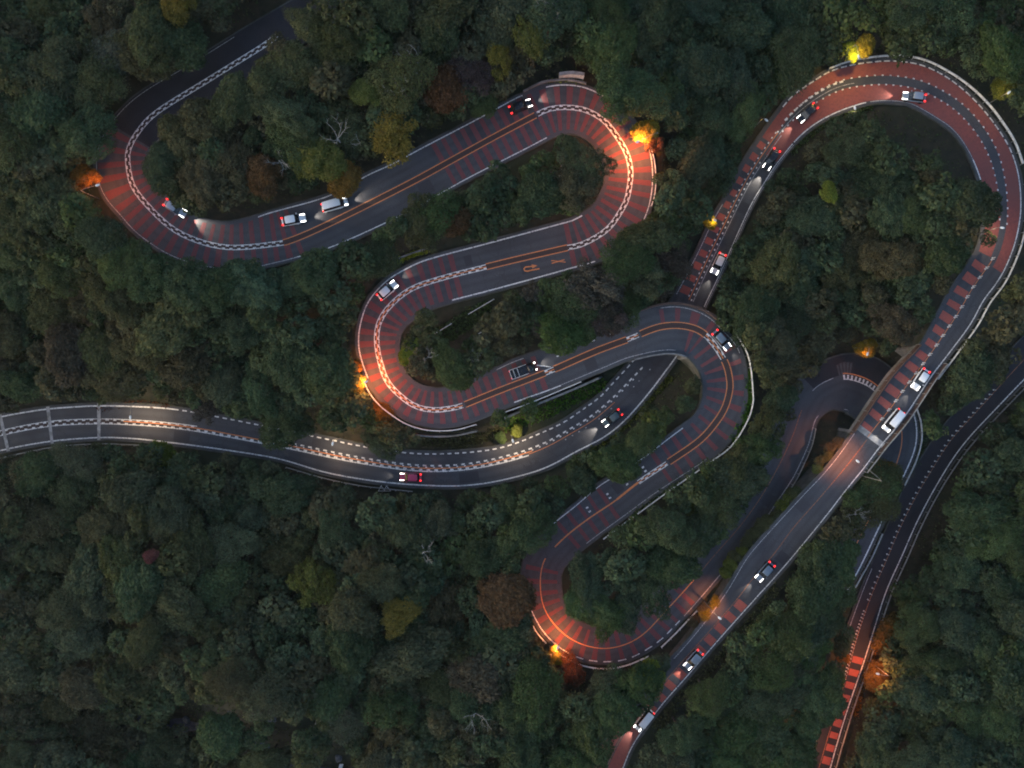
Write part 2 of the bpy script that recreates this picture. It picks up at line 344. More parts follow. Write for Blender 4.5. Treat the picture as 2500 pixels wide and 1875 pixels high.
class Road:
    def __init__(self, Mp, Lp, Rp, Zp, shoulder=5.0):
        self.P, self.s = catmull(Mp)
        self.P[:, 0] = smooth1(self.P[:, 0], 4); self.P[:, 1] = smooth1(self.P[:, 1], 4)
        T = np.gradient(self.P, axis=0)
        T[:, 0] = smooth1(T[:, 0], 4); T[:, 1] = smooth1(T[:, 1], 4)
        T /= np.linalg.norm(T, axis=1)[:, None]
        self.T = T
        self.N = np.c_[T[:, 1], -T[:, 0]]                 # to the left of travel
        self.lineL = self.offs(Lp, 1); self.lineR = self.offs(Rp, -1)
        self.eL = self.lineL + shoulder; self.eR = self.lineR + shoulder
        zs = sorted((self.s_at(*p), z) for p, z in Zp)
        self.z = smooth1(np.interp(self.s, [a for a, _ in zs], [b for _, b in zs]), 25)
    def offs(self, poly, side):
        Q, _ = catmull(poly, 4.0)
        A, B = Q[:-1], Q[1:]
        out = np.full(len(self.P), np.nan)
        for i, (p, n) in enumerate(zip(self.P, self.N * side)):
            e = B - A; w = A - p
            den = n[0] * e[:, 1] - n[1] * e[:, 0]
            den = np.where(abs(den) < 1e-9, 1e-9, den)
            t = (w[:, 0] * e[:, 1] - w[:, 1] * e[:, 0]) / den
            u = (w[:, 0] * n[1] - w[:, 1] * n[0]) / den
            ok = (u >= 0) & (u <= 1) & (t > 15) & (t < 110)
            if ok.any(): out[i] = t[ok].min()
        good = ~np.isnan(out)
        out = np.interp(self.s, self.s[good], out[good])
        return smooth1(out, 6)
    def s_at(self, x, y):
        return float(self.s[np.argmin((self.P[:, 0] - x)**2 + (self.P[:, 1] - y)**2)])
    def ev(self, arr, s): return np.interp(s, self.s, arr)
    def px(self, s, off):
        return (self.ev(self.P[:, 0], s) + self.ev(self.N[:, 0], s) * off, self.ev(self.P[:, 1], s) + self.ev(self.N[:, 1], s) * off)
    def zz(self, s): return float(self.ev(self.z, s))
    def pt(self, s, off, dz=0.0):
        x, y = self.px(s, off); z = self.zz(s)
        X, Y, _ = unp(x, y, z)
        return (X, Y, z + dz)
    def samples(self, s0, s1):
        lo, hi = min(s0, s1), max(s0, s1)
        inner = self.s[(self.s > lo + 1) & (self.s < hi - 1)]
        return np.r_[lo, inner, hi]

RA = Road(A_M, A_L, A_R, A_Z)
_f = np.interp(RA.s, [RA.s_at(2198, 1035), RA.s_at(2167, 1185)], [1.0, 0.78]); RA.lineR *= _f; RA.eR *= _f
RB = Road(B_M, B_L, B_R, B_Z)
RC = Road(C_M, C_L, C_R, C_Z)
RC.lineR *= 0.72; RC.eR *= 0.72
ROADS = {'A': RA, 'B': RB, 'C': RC}
SPAN_A = (RA.s_at(1530, 830), RA.s_at(1724, 818))
SPAN_B = (RB.s_at(2268, 872), RB.s_at(2112, 1079))
def in_span(rd, s):
    if rd is RA: return SPAN_A[0] < s < SPAN_A[1]
    if rd is RB: return SPAN_B[0] < s < SPAN_B[1]
    return False

def near_road(px, py):
    best = None
    for rd in ROADS.values():
        d = (rd.P[:, 0] - px)**2 + (rd.P[:, 1] - py)**2
        i = int(np.argmin(d))
        if best is None or d[i] < best[0]: best = (d[i], rd, i)
    return best[1], best[2], math.sqrt(best[0])

# ------------------------------------------------------------------ terrain
cloud = []
for rd in ROADS.values():
    for i in range(0, len(rd.s), 2):
        s = rd.s[i]
        if in_span(rd, s): continue
        for f in np.linspace(0, 1, 6):
            cloud.append(rd.pt(s, -rd.eR[i] + f * (rd.eL[i] + rd.eR[i])))
cloud = np.array(cloud)
ctr = np.array([rd.pt(rd.s[i], 0) for rd in ROADS.values() for i in range(0, len(rd.s), 6) if not in_span(rd, rd.s[i])])

def noise2(x, y, seed, n=9, lo=18.0, hi=70.0):
    r = np.random.default_rng(seed); v = np.zeros_like(x)
    for k in range(n):
        w = r.uniform(lo, hi); a = r.uniform(0, 2 * math.pi); ph = r.uniform(0, 6.28)
        v += np.sin((x * math.cos(a) + y * math.sin(a)) * 2 * math.pi / w + ph)
    return v / n

gx = np.r_[-900, -600, -400, -280, -200, -160, np.arange(-135, 135.1, 1.25), 160, 200, 280, 400, 600, 900]
gy = np.r_[-900, -600, -400, -280, -200, -150, np.arange(-105, 105.1, 1.25), 150, 200, 280, 400, 600, 900]
GX, GY = np.meshgrid(gx, gy)
fx, fy = GX.ravel(), GY.ravel()
TZ = np.zeros_like(fx)
for a in range(0, len(fx), 2000):
    sl = slice(a, a + 2000)
    dx = fx[sl, None] - cloud[None, :, 0]; dy = fy[sl, None] - cloud[None, :, 1]
    d = np.sqrt(dx * dx + dy * dy)
    U = (cloud[None, :, 2] + 0.85 * np.maximum(0, d - 1.6)).min(1) - 0.35
    Lw = (cloud[None, :, 2] - 0.8 * np.maximum(0, d - 1.6)).max(1) - 0.35
    dm = d.min(1)
    ddx = fx[sl, None] - ctr[None, :, 0]; ddy = fy[sl, None] - ctr[None, :, 1]
    w = 1.0 / (ddx * ddx + ddy * ddy + 4.0)**1.6
    z = (w * ctr[None, :, 2]).sum(1) / w.sum(1)
    z = z + noise2(fx[sl], fy[sl], 5) * 7.0 * np.clip((dm - 2) / 14.0, 0, 1) - 0.35
    TZ[sl] = np.minimum(np.maximum(z, Lw), U)
# gully with a stream at the lower left
STREAM = np.array([unp(*p, 0.0)[:2] for p in [(250,1690),(380,1745),(470,1752),(560,1745),(650,1760),(700,1800),(770,1840),(835,1866),(880,1920)]])
SD = np.full(len(fx), 1e9)
for k in range(len(STREAM) - 1):
    p, q = STREAM[k], STREAM[k + 1]; e = q - p
    t = np.clip(((fx - p[0]) * e[0] + (fy - p[1]) * e[1]) / (e @ e), 0, 1)
    SD = np.minimum(SD, np.hypot(fx - p[0] - t * e[0], fy - p[1] - t * e[1]))
TZ -= 5.0 * np.exp(-(SD / 7.0)**2)
TZg = TZ.reshape(GX.shape)

def tz(x, y):
    i = min(max(int(np.searchsorted(gx, x)) - 1, 0), len(gx) - 2); j = min(max(int(np.searchsorted(gy, y)) - 1, 0), len(gy) - 2)
    u = (x - gx[i]) / (gx[i + 1] - gx[i]); v = (y - gy[j]) / (gy[j + 1] - gy[j])
    u = min(max(u, 0), 1); v = min(max(v, 0), 1)
    return float((TZg[j, i] * (1 - u) + TZg[j, i + 1] * u) * (1 - v) + (TZg[j + 1, i] * (1 - u) + TZg[j + 1, i + 1] * u) * v)

def tzv(x, y):
    i = np.clip(np.searchsorted(gx, x) - 1, 0, len(gx) - 2); j = np.clip(np.searchsorted(gy, y) - 1, 0, len(gy) - 2)
    u = np.clip((x - gx[i]) / (gx[i + 1] - gx[i]), 0, 1); v = np.clip((y - gy[j]) / (gy[j + 1] - gy[j]), 0, 1)
    return (TZg[j, i] * (1 - u) + TZg[j, i + 1] * u) * (1 - v) + (TZg[j + 1, i] * (1 - u) + TZg[j + 1, i + 1] * u) * v

def solve_ground(px, py, above=0.0):
    """world x, y of the terrain point seen at a photo pixel (plus a height above it)"""
    z = 8.0
    for _ in range(12):
        x, y, _z = unp(px, py, z + above); z = 0.5 * z + 0.5 * tz(x, y)
    return x, y, tz(x, y)

nx_, ny_ = len(gx), len(gy)
faces = [(j * nx_ + i, j * nx_ + i + 1, (j + 1) * nx_ + i + 1, (j + 1) * nx_ + i) for j in range(ny_ - 1) for i in range(nx_ - 1)]
ter = link('terrain', pymesh('terrain', np.c_[fx, fy, TZ], faces, True), None, M['soil'])
tag(ter, 'dark forest floor of the steep hillside under the trees', 'hillside', kind='structure')

# ------------------------------------------------------------------ roads
def ribbon(rd, ss, offa, offb, dz):
    """strip between two lateral offsets (functions or numbers)"""
    fa = offa if callable(offa) else (lambda s: offa); fb = offb if callable(offb) else (lambda s: offb)
    V = []; F = []
    for s in ss: V += [rd.pt(s, fa(s), dz), rd.pt(s, fb(s), dz)]
    for i in range(len(ss) - 1): F.append((2 * i, 2 * i + 1, 2 * i + 3, 2 * i + 2))
    return V, F

def runs(rd):
    sp = SPAN_A if rd is RA else SPAN_B if rd is RB else None
    if sp is None: return [(rd.s[0], rd.s[-1])]
    return [(rd.s[0], sp[0]), (sp[1], rd.s[-1])]

def wall_mesh(rd, s0, s1, side, depth, px_out=2.5, coping=3.0):
    ss = rd.samples(s0, s1); V = []; F = []
    for s in ss:
        e = rd.ev(rd.eL, s) if side > 0 else -rd.ev(rd.eR, s)
        a = rd.pt(s, e - side * 1.0, -0.02); b = rd.pt(s, e + side * coping, -0.02); c = (b[0], b[1], b[2] - depth); d = (a[0], a[1], a[2] - depth)
        V += [a, b, c, d]
    for i in range(len(ss) - 1):
        for k in range(4):
            p, q = 4 * i + k, 4 * i + (k + 1) % 4
            F.append((p, q, q + 4, p + 4))
    F.append((0, 1, 2, 3)); m = 4 * (len(ss) - 1); F.append((m + 3, m + 2, m + 1, m))
    return V, F

def build_road(name, rd, mat, label):
    root = link(name, pymesh(name, *ribbon(rd, rd.s, lambda s: rd.ev(rd.eL, s), lambda s: -rd.ev(rd.eR, s), 0.0)), None, mat)
    la = root.data.attributes.new('lat', 'FLOAT', 'POINT'); la.data.foreach_set('value', np.stack([rd.eL, -rd.eR], 1).ravel().astype(np.float32))
    tag(root, label, 'road', kind='structure')
    for s0, s1 in runs(rd):
        for side in (1, -1):
            L = s1 - s0; n = max(1, int(L // 1500))
            for k in range(n):
                V, F = wall_mesh(rd, s0 + L * k / n, s0 + L * (k + 1) / n, side, 6.5)
                link('edge_wall', pymesh('edge_wall', V, F), root, M['wall'])
    return root

rootA = build_road('switchback_road', RA, M['asphalt'], 'two-lane switchback road with red stripes snaking down through the middle')
rootB = build_road('loop_road', RB, M['asphalt'], 'two-lane road that enters at left and makes the big red loop')
rootC = build_road('lower_road', RC, M['dark_asphalt_and_shade'], 'dark unlit road running down the lower right')
PARENT = {'A': rootA, 'B': rootB, 'C': rootC}

# abutment end walls close the ground under the two spans
def end_wall(rd, s, root):
    a = rd.pt(s, rd.ev(rd.eL, s) + 4.5, -0.05); b = rd.pt(s, -rd.ev(rd.eR, s) - 4.5, -0.05)
    t = Vector((*rd.ev(rd.T[:, 0], s).reshape(1), -rd.ev(rd.T[:, 1], s), 0)) * 0.25
    V = []
    for p in (a, b):
        for sg in (-1, 1):
            for dz in (0, -8.0): V.append((p[0] + t.x * sg, p[1] + t.y * sg, p[2] + dz))
    link('abutment', pymesh('abutment', V, [(0, 1, 3, 2), (4, 6, 7, 5), (0, 4, 5, 1), (2, 3, 7, 6), (0, 2, 6, 4), (1, 5, 7, 3)]), root, M['concrete'])
brA = empty('road_bridge', RA.pt(sum(SPAN_A) / 2, 0, -7))
tag(brA, 'curved concrete deck carrying the hairpin over the lower road, brown parapet', 'bridge')
brB = empty('road_bridge', RB.pt(sum(SPAN_B) / 2, 0, -8))
tag(brB, 'straight road bridge crossing above the dark hairpin on the right', 'bridge')
def attach(o, root):
    o.parent = root; o.matrix_parent_inverse = __import__('mathutils').Matrix.Translation(-Vector(root.location)); return o
for rd, sp, root in ((RA, SPAN_A, brA), (RB, SPAN_B, brB)):
    ss = rd.samples(sp[0] - 6, sp[1] + 6); V = []; F = []
    for s in ss:
        a = rd.pt(s, rd.ev(rd.eL, s) + 4.5, -0.03); b = rd.pt(s, -rd.ev(rd.eR, s) - 4.5, -0.03)
        V += [a, b, (b[0], b[1], b[2] - 1.1), (a[0], a[1], a[2] - 1.1)]
    for i in range(len(ss) - 1):
        for k in range(4):
            p, q = 4 * i + k, 4 * i + (k + 1) % 4
            F.append((p, q, q + 4, p + 4))
    attach(link('deck', pymesh('deck', V, F), None, M['concrete']), root)
    n0 = len(COL.objects)
    for s in sp:
        before = set(COL.objects)
        end_wall(rd, s, None)
        for o in set(COL.objects) - before: attach(o, root)

def parapet(rd, s0, s1, off, h, w_px, mat, root=None, name='parapet'):
    """low wall standing on the road edge; off(s) = lateral pixel offset of its centre"""
    ss = rd.samples(s0, s1); V = []; F = []
    for s in ss:
        a = rd.pt(s, off(s) + w_px / 2, -0.1); b = rd.pt(s, off(s) - w_px / 2, -0.1)
        V += [a, b, (b[0], b[1], b[2] + h + .1), (a[0], a[1], a[2] + h + .1)]
    for i in range(len(ss) - 1):
        for k in range(4):
            p, q = 4 * i + k, 4 * i + (k + 1) % 4
            F.append((p, q, q + 4, p + 4))
    F.append((0, 1, 2, 3)); m = 4 * (len(ss) - 1); F.append((m + 3, m + 2, m + 1, m))
    o = link(name, pymesh(name, V, F), None, mat)
    if root is not None: attach(o, root)
    return o

parapet(RA, RA.s_at(1560, 817), SPAN_A[1] + 20, lambda s: RA.ev(RA.eL, s) + 2.2, 0.75, 4.0, M['brown_steel'], brA)
parapet(RA, SPAN_A[0], SPAN_A[1], lambda s: -RA.ev(RA.eR, s) - 2.2, 0.5, 3.5, M['concrete'], brA)
parapet(RB, SPAN_B[0] - 8, SPAN_B[1] + 8, lambda s: -RB.ev(RB.eR, s) - 2.2, 0.9, 4.0, M['brown_steel'], brB)
parapet(RB, SPAN_B[0] - 8, SPAN_B[1] + 8, lambda s: RB.ev(RB.eL, s) + 2.2, 0.9, 4.0, M['brown_steel'], brB)
# concrete expansion joint at the lower end of the bridge
sj = RB.s_at(2124, 1063)
attach(link('expansion_joint', pymesh('expansion_joint', *ribbon(RB, [sj - 7, sj, sj + 7], lambda s: RB.ev(RB.eL, s) - 1, lambda s: -RB.ev(RB.eR, s) + 1, 0.012)), None, M['pale_concrete']), brB)

# the viaduct end of the loop road at the far left: three concrete joints
for (x, y) in ((8, 1056), (122, 1035), (240, 1029)):
    s = RB.s_at(x, y)
    link('expansion_joint', pymesh('expansion_joint', *ribbon(RB, [s - 4, s, s + 4], lambda q: RB.ev(RB.eL, q), lambda q: -RB.ev(RB.eR, q), 0.028)), rootB, M['pale_concrete'])

# ------------------------------------------------------------------ road markings
def line(key, p0, p1, off, w=2.3, mat='white_paint', name='edge_line', dz=0.016):
    rd = ROADS[key]; s0, s1 = rd.s_at(*p0), rd.s_at(*p1)
    f = off if callable(off) else (lambda s: off)
    V, F = ribbon(rd, rd.samples(s0, s1), lambda s: f(s) + w / 2, lambda s: f(s) - w / 2, dz)
    return link(name, pymesh(name, V, F), PARENT[key], M[mat])

def dashes(key, p0, p1, off, length, period, w, mat='white_paint', name='dash_row', phase=0.0, dz=0.018, skip=0.0):
    rd = ROADS[key]; s0, s1 = sorted((rd.s_at(*p0), rd.s_at(*p1)))
    f = off if callable(off) else (lambda s: off)
    V = []; F = []; s = s0 + phase
    while s + length < s1:
        if rng.random() >= skip:
            n = len(V)
            for q in (s, s + length): V += [rd.pt(q, f(q) + w / 2, dz), rd.pt(q, f(q) - w / 2, dz)]
            F.append((n, n + 1, n + 3, n + 2))
        s += period
    o = link(name, pymesh(name, V, F), PARENT[key], M[mat])
    o['kind'] = 'stuff'
    return o

def checker(key, p0, p1, h=5.4, centre='rumble', period=19.0):
    line(key, p0, p1, 0.0, 2 * h, 'rumble', 'centre_strip', 0.006)
    for sg in (1, -1):
        line(key, p0, p1, sg * h, 2.0, 'white_paint', 'centre_line')
        dashes(key, p0, p1, sg * (h - 2.3), period * 0.40, period, 3.0, 'white_paint', 'checker_blocks', phase=0 if sg > 0 else period * 0.5, dz=0.02)
    if centre == 'orange': line(key, p0, p1, 0.0, 2.4, 'orange_paint', 'centre_line', 0.012)

def orange2(key, p0, p1, h=7.0):
    line(key, p0, p1, 0.0, 2 * h, 'rumble', 'centre_strip', 0.006)
    for sg in (1, -1): line(key, p0, p1, sg * h, 2.2, 'orange_paint', 'centre_line')

def stripes(key, p0, p1, sides, period, width, mat='red_stripe', dz=0.008, inner=7.5, name='red_stripe', slant=0.0):
    rd = ROADS[key]; s0, s1 = sorted((rd.s_at(*p0), rd.s_at(*p1))); s = s0
    while s < s1:
        for sd in sides:
            # measure the spacing at the middle of the road: the stripes fan out round a bend
            w = width * rng.uniform(0.82, 1.12)
            e = (lambda q: rd.ev(rd.lineL, q) - 4) if sd == 'L' else (lambda q: -rd.ev(rd.lineR, q) + 4)
            i0 = inner if sd == 'L' else -inner
            V = []
            for f in np.linspace(0, 1, 4):
                for q in (s - w / 2, s + w / 2): V.append(rd.pt(q, i0 + (e(q) - i0) * f, dz))
            F = [(2 * k, 2 * k + 1, 2 * k + 3, 2 * k + 2) for k in range(3)]
            link(name, pymesh(name, V, F), PARENT[key], M[mat])
        s += period

def edge_fn(rd, side): return (lambda s: rd.ev(rd.lineL, s) - 1) if side == 'L' else (lambda s: -rd.ev(rd.lineR, s) + 1)

# shade painted as dark sheets over some lengths, and small repair patches
def lay_shade(key, p0, p1, name='painted_shade', half=False):
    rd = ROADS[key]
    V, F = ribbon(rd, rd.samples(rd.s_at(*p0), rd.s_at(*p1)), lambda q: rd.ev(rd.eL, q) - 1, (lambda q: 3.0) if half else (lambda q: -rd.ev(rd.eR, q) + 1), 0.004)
    link(name, pymesh(name, V, F), PARENT[key], M['dark_asphalt_and_shade'])
lay_shade('A', (850, -30), (330, 335)); lay_shade('A', (1990, 950), (2190, 1012), half=True)  # painted shade: tree-shaded upper start, then outer lane of the shadowed hairpin
M['patch'] = surf('asphalt_patch', (0.030, 0.031, 0.039), (0.040, 0.041, 0.050), 8.0, 0.8, bump=0.15)
for key, x, y, o0, o1, ln in (('A',1290,627,10,40,26),('A',1160,657,-38,-12,18),('A',1010,443,-45,-12,34),('A',880,508,10,38,20),('A',1420,872,-40,-10,30),('A',1700,1082,12,34,16),('A',1530,1200,-36,-8,22),('B',430,1040,-38,-10,40),('B',760,1100,8,30,22),('B',1120,1142,-38,-12,46),('B',1350,1080,10,36,20),('B',1985,1235,-30,-6,30),('B',1900,1340,8,38,26),('B',1790,510,-38,-10,28),('A',1850,1225,-30,-6,30)):
    rd = ROADS[key]; q0 = rd.s_at(x, y)
    link('asphalt_patch', pymesh('asphalt_patch', *ribbon(rd, rd.samples(q0, q0 + ln), o0, o1, 0.005)), PARENT[key], M['patch'])

# switchback road
checker('A', (676, 88), (690, 592))
orange2('A', (692, 592), (1310, 281))
checker('A', (1312, 280), (1388, 604))
orange2('A', (1386, 605), (1190, 651))
checker('A', (1188, 651), (1130, 990), centre='orange')
orange2('A', (1133, 988), (1330, 911))
checker('A', (1332, 910), (1350, 902), centre='orange')
orange2('A', (1352, 902), (1530, 830), 7.5)
checker('A', (1532, 829), (1560, 817), h=5, centre='orange')
orange2('A', (1562, 816), (1722, 817), 7.5)
checker('A', (1724, 818), (1766, 878), h=6, centre='orange')
orange2('A', (1768, 880), (1632, 1128), 7.5)
checker('A', (1628, 1131), (1560, 1177), h=4.5, centre='orange')
line('A', (1558, 1178), (1505, 1220), 0, 5.0, 'orange_paint', 'centre_line')
line('A', (1505, 1220), (1355, 1335), 0, 3.2, 'orange_paint', 'centre_line')
line('A', (1330, 1365), (1700, 1408), 0, 2.4, 'orange_paint', 'centre_line')
line('A', (1701, 1407), (1808, 1283), 0, 1.8, 'worn_orange', 'centre_line')
line('A', (1808, 1283), (1958, 1000), 0, 1.8, 'worn_orange', 'centre_line')
line('A', (2060, 918), (2150, 957), 6, 2.6, 'orange_paint', 'centre_line')
line('A', (2060, 918), (2150, 957), -8, 2.4, 'white_paint', 'centre_line')
dashes('A', (2060, 918), (2150, 957), -2, 4.5, 10, 9, 'white_paint', 'hatched_bars')
line('A', (1985, 955), (2035, 925), 2, 2.0, 'worn_paint', 'centre_line')
line('A', (2152, 959), (2110, 1290), 0, 2.2, 'orange_paint', 'centre_line')
line('A', (2110, 1290), (1785, 1915), 0, 2.2, 'orange_paint', 'centre_line')
line('A', (600, 140), (395, 520), edge_fn(RA, 'R'), 1.6, 'worn_paint')
line('A', (370, 514), (707, 588), edge_fn(RA, 'R'), 2.0, 'worn_paint')
line('A', (707, 588), (1310, 281), edge_fn(RA, 'R'))
line('A', (640, 600), (1300, 285), edge_fn(RA, 'L'), 2.6)
line('A', (1345, 265), (1460, 285), edge_fn(RA, 'L'), 2.6)
line('A', (1510, 340), (1490, 550), edge_fn(RA, 'L'), 2.0)
line('A', (1430, 594), (1090, 676), edge_fn(RA, 'L'), 3.0)
line('A', (1450, 580), (1020, 700), edge_fn(RA, 'R'), 3.0)
line('A', (1018, 700), (935, 910), edge_fn(RA, 'R'), 2.6)
line('A', (1240, 945), (1350, 902), edge_fn(RA, 'R'), 2.6)
line('A', (1350, 902), (1650, 794), lambda s: -RA.ev(RA.lineR, s) + 2, 1.5, 'worn_paint')
line('A', (1230, 950), (1300, 923), edge_fn(RA, 'L'), 2.0, 'worn_paint')
dashes('A', (1370, 895), (1540, 826), 26, 8, 46, 2.6, name='edge_dashes')
line('A', (1620, 797), (1770, 880), edge_fn(RA, 'L'), 1.8, 'worn_paint')
line('A', (1700, 1085), (1380, 1310), edge_fn(RA, 'R'), 2.2)
line('A', (1700, 1085), (1400, 1290), edge_fn(RA, 'L'), 1.6, 'worn_paint')
dashes('A', (1320, 1440), (1640, 1475), edge_fn(RA, 'R'), 17, 29, 2.4, name='edge_dashes')
line('A', (1330, 1480), (1390, 1558), edge_fn(RA, 'R'), 2.2)
line('A', (1640, 1475), (1960, 995), edge_fn(RA, 'R'), 1.9, 'worn_paint')
line('A', (2030, 926), (2100, 925), edge_fn(RA, 'R'), 1.6, 'worn_paint')
line('A', (2160, 968), (1830, 1820), edge_fn(RA, 'L'), 3.0)
stripes('A', (322, 345), (725, 580), 'LR', 27, 12.5)
stripes('A', (1085, 402), (1390, 603), 'LR', 26, 12)
stripes('A', (1112, 671), (1340, 907), 'LR', 25.5, 12)
stripes('A', (1622, 796), (1706, 803), 'L', 33, 10)
stripes('A', (1690, 800), (1610, 1143), 'LR', 32, 11)
stripes('A', (1487, 1233), (1372, 1318), 'LR', 31, 10, inner=3)
stripes('A', (1322, 1392), (1682, 1430), 'LR', 29, 11, inner=3)
# small white studs painted in pairs
for (x, y) in ((1523, 1172), (1480, 1206), (1434, 1238), (1572, 1140)):
    s = RA.s_at(x, y); V = []; F = []
    for o in (13, 24):
        n = len(V)
        for q in (s - 3, s + 3): V += [RA.pt(q, -o - 2, 0.018), RA.pt(q, -o + 2, 0.018)]
        F.append((n, n + 1, n + 3, n + 2))
    link('stud_marks', pymesh('stud_marks', V, F), rootA, M['white_paint'])
# orange "no U-turn" marking: hooked arrow and a cross
def flat_poly(pts, w, z, closed=False):
    V = []; F = []
    for i, p in enumerate(pts):
        a = np.array(pts[max(i - 1, 0)]); b = np.array(pts[min(i + 1, len(pts) - 1)]); t = (b - a) / np.linalg.norm(b - a); n = np.array([-t[1], t[0]]) * w / 2
        V += [unp(p[0] + n[0], p[1] + n[1], z), unp(p[0] - n[0], p[1] - n[1], z)]
    for i in range(len(pts) - 1): F.append((2 * i, 2 * i + 1, 2 * i + 3, 2 * i + 2))
    return V, F
def zroad(rd, x, y): return rd.zz(rd.s_at(x, y))
zu = zroad(RA, 1300, 625) + 0.03
arrow = [(1317,656),(1300,659),(1288,662),(1281,661),(1279,656),(1283,652),(1300,650)]
V, F = flat_poly(arrow, 3.0, zu)
n = len(V); V += [unp(1298, 645.5, zu), unp(1312, 648, zu), unp(1300, 655, zu)]; F.append((n, n + 1, n + 2))
link('u_turn_arrow', pymesh('u_turn_arrow', V, F), rootA, M['orange_paint'])
zu2 = zroad(RA, 1365, 610) + 0.03
V, F = flat_poly([(1347, 643), (1378, 634)], 2.0, zu2)
V2, F2 = flat_poly([(1346, 636), (1381, 640)], 1.8, zu2 + 0.004)
F += [tuple(i + len(V) for i in f) for f in F2]; V += V2
link('cross_mark', pymesh('cross_mark', V, F), rootA, M['orange_paint'])
# white hatch beside the pickup truck
V, F = flat_poly([(1305, 891), (1345, 896)], 2.2, zroad(RA, 1325, 905) + 0.02)
link('white_bar', pymesh('white_bar', V, F), rootA, M['white_paint'])

# loop road
checker('B', (-40, 1068), (480, 1047), h=6.0, centre='rumble', period=19)
line('B', (300, 1030), (1300, 1106), 1.5, 2.6, 'orange_paint', 'centre_line', 0.024)
line('B', (480, 1047), (1290, 1108), -6, 2.6, 'white_paint', 'centre_line')
dashes('B', (480, 1047), (1290, 1108), -3, 8.5, 19, 5, 'white_paint', 'checker_blocks')
dashes('B', (660, 1080), (1580, 897), 8, 9, 19, 3.6, 'white_paint', 'dash_row')
dashes('B', (700, 1088), (1560, 915), 3.6, 4, 19, 3.0, 'white_paint', 'dash_row', phase=3)
line('B', (1290, 1108), (1500, 978), -3, 1.4, 'orange_paint', 'centre_line')
dashes('B', (1290, 1108), (1590, 890), -9, 3.5, 19, 2.6, 'worn_paint', 'dash_row', skip=0.35)
line('B', (-50, 1070), (420, 1040), edge_fn(RB, 'L'), 3.2)
dashes('B', (420, 1040), (1580, 900), edge_fn(RB, 'L'), 10.5, 19.5, 3.0, name='edge_dashes')
line('B', (-50, 1070), (1660, 780), edge_fn(RB, 'R'), 3.0)
dashes('B', (1684, 735), (1860, 385), -3, 4, 15, 3.4, 'white_paint', 'dash_row')
for o, m_ in ((3, 'orange_paint'), (-8, 'worn_paint')): line('B', (1684, 735), (1900, 328), o, 1.6, m_, 'centre_line')
dashes('B', (1684, 735), (1900, 328), 7, 4, 15, 3.0, 'white_paint', 'dash_row', phase=7)
line('B', (1684, 735), (1790, 510), edge_fn(RB, 'L'), 2.0, 'worn_paint')
line('B', (1684, 735), (1900, 328), edge_fn(RB, 'R'), 2.0)
line('B', (1684, 735), (1900, 328), lambda s: -RB.ev(RB.lineR, s) - 3, 1.2, 'worn_paint')
def red_lane(p0, p1, a, b):
    V, F = ribbon(RB, RB.samples(RB.s_at(*p0), RB.s_at(*p1)), a, b, 0.008)
    link('red_lane', pymesh('red_lane', V, F), rootB, M['red_lane'])
lanew = lambda s: float(np.interp(s, [RB.s_at(1900, 328), RB.s_at(2000, 235), RB.s_at(2425, 380), RB.s_at(2450, 540)], [3, 10, 11, 8]))
red_lane((1868, 373), (2425, 634), lambda s: -lanew(s), lambda s: -RB.ev(RB.lineR, s) + 3)
red_lane((1885, 350), (2418, 645), lambda s: lanew(s), lambda s: RB.ev(RB.lineL, s) - 3)
red_lane((1566, 1735), (1465, 1915), lambda s: -3, lambda s: -RB.ev(RB.lineR, s) + 3)
red_lane((1566, 1735), (1465, 1915), lambda s: 3, lambda s: RB.ev(RB.lineL, s) - 3)
dashes('B', (1900, 328), (2452, 550), lambda s: lanew(s) + 1, 4.5, 18.5, 3.2, 'white_paint', 'dash_row')
dashes('B', (1900, 328), (2452, 550), lambda s: -lanew(s) - 1, 4.5, 18.5, 3.2, 'white_paint', 'dash_row', phase=9)
line('B', (1900, 328), (2085, 201), -2, 1.5, 'worn_paint', 'centre_line', 0.012)
dashes('B', (1915, 300), (2075, 203), 8, 9, 16, 4.5, 'white_paint', 'dash_row', phase=4, dz=0.024)
dashes('B', (1935, 285), (2430, 389), edge_fn(RB, 'L'), 13, 19, 3.0, name='edge_dashes')
line('B', (2430, 389), (2112, 1079), edge_fn(RB, 'L'), 2.6)
line('B', (1905, 320), (2110, 198), edge_fn(RB, 'R'), 2.6)
line('B', (2120, 197), (2420, 370), edge_fn(RB, 'R'), 1.6, 'worn_paint')
line('B', (2420, 370), (2446, 450), edge_fn(RB, 'R'), 2.6)
line('B', (2425, 634), (2120, 1068), -2, 1.6, 'orange_paint', 'centre_line')
stripes('B', (1692, 718), (1885, 350), 'L', 33, 17, 'red_block', inner=9, name='red_block')
stripes('B', (2405, 662), (2128, 1056), 'R', 37, 20, 'red_block', inner=5, name='red_block')
line('B', (2116, 1076), (1480, 1890), 0, 1.9, 'worn_orange', 'centre_line')
line('B', (2112, 1079), (1465, 1915), edge_fn(RB, 'L'), 2.2, 'white_paint')
line('B', (2112, 1079), (1660, 1625), edge_fn(RB, 'R'), 1.4, 'worn_paint')
stripes('B', (1795, 1468), (1572, 1728), 'L', 37, 20, 'red_block', inner=3, name='red_block')
# lower road
line('C', (2540, 835), (1990, 1900), 0, 1.8, 'worn_orange', 'centre_line')
line('C', (2540, 835), (1990, 1900), edge_fn(RC, 'L'), 2.4)
line('C', (2150, 1400), (1990, 1900), edge_fn(RC, 'R'), 1.6, 'worn_paint')
stripes('C', (2078, 1606), (1992, 1900), 'L', 32, 18, 'red_block', inner=3, name='red_block')

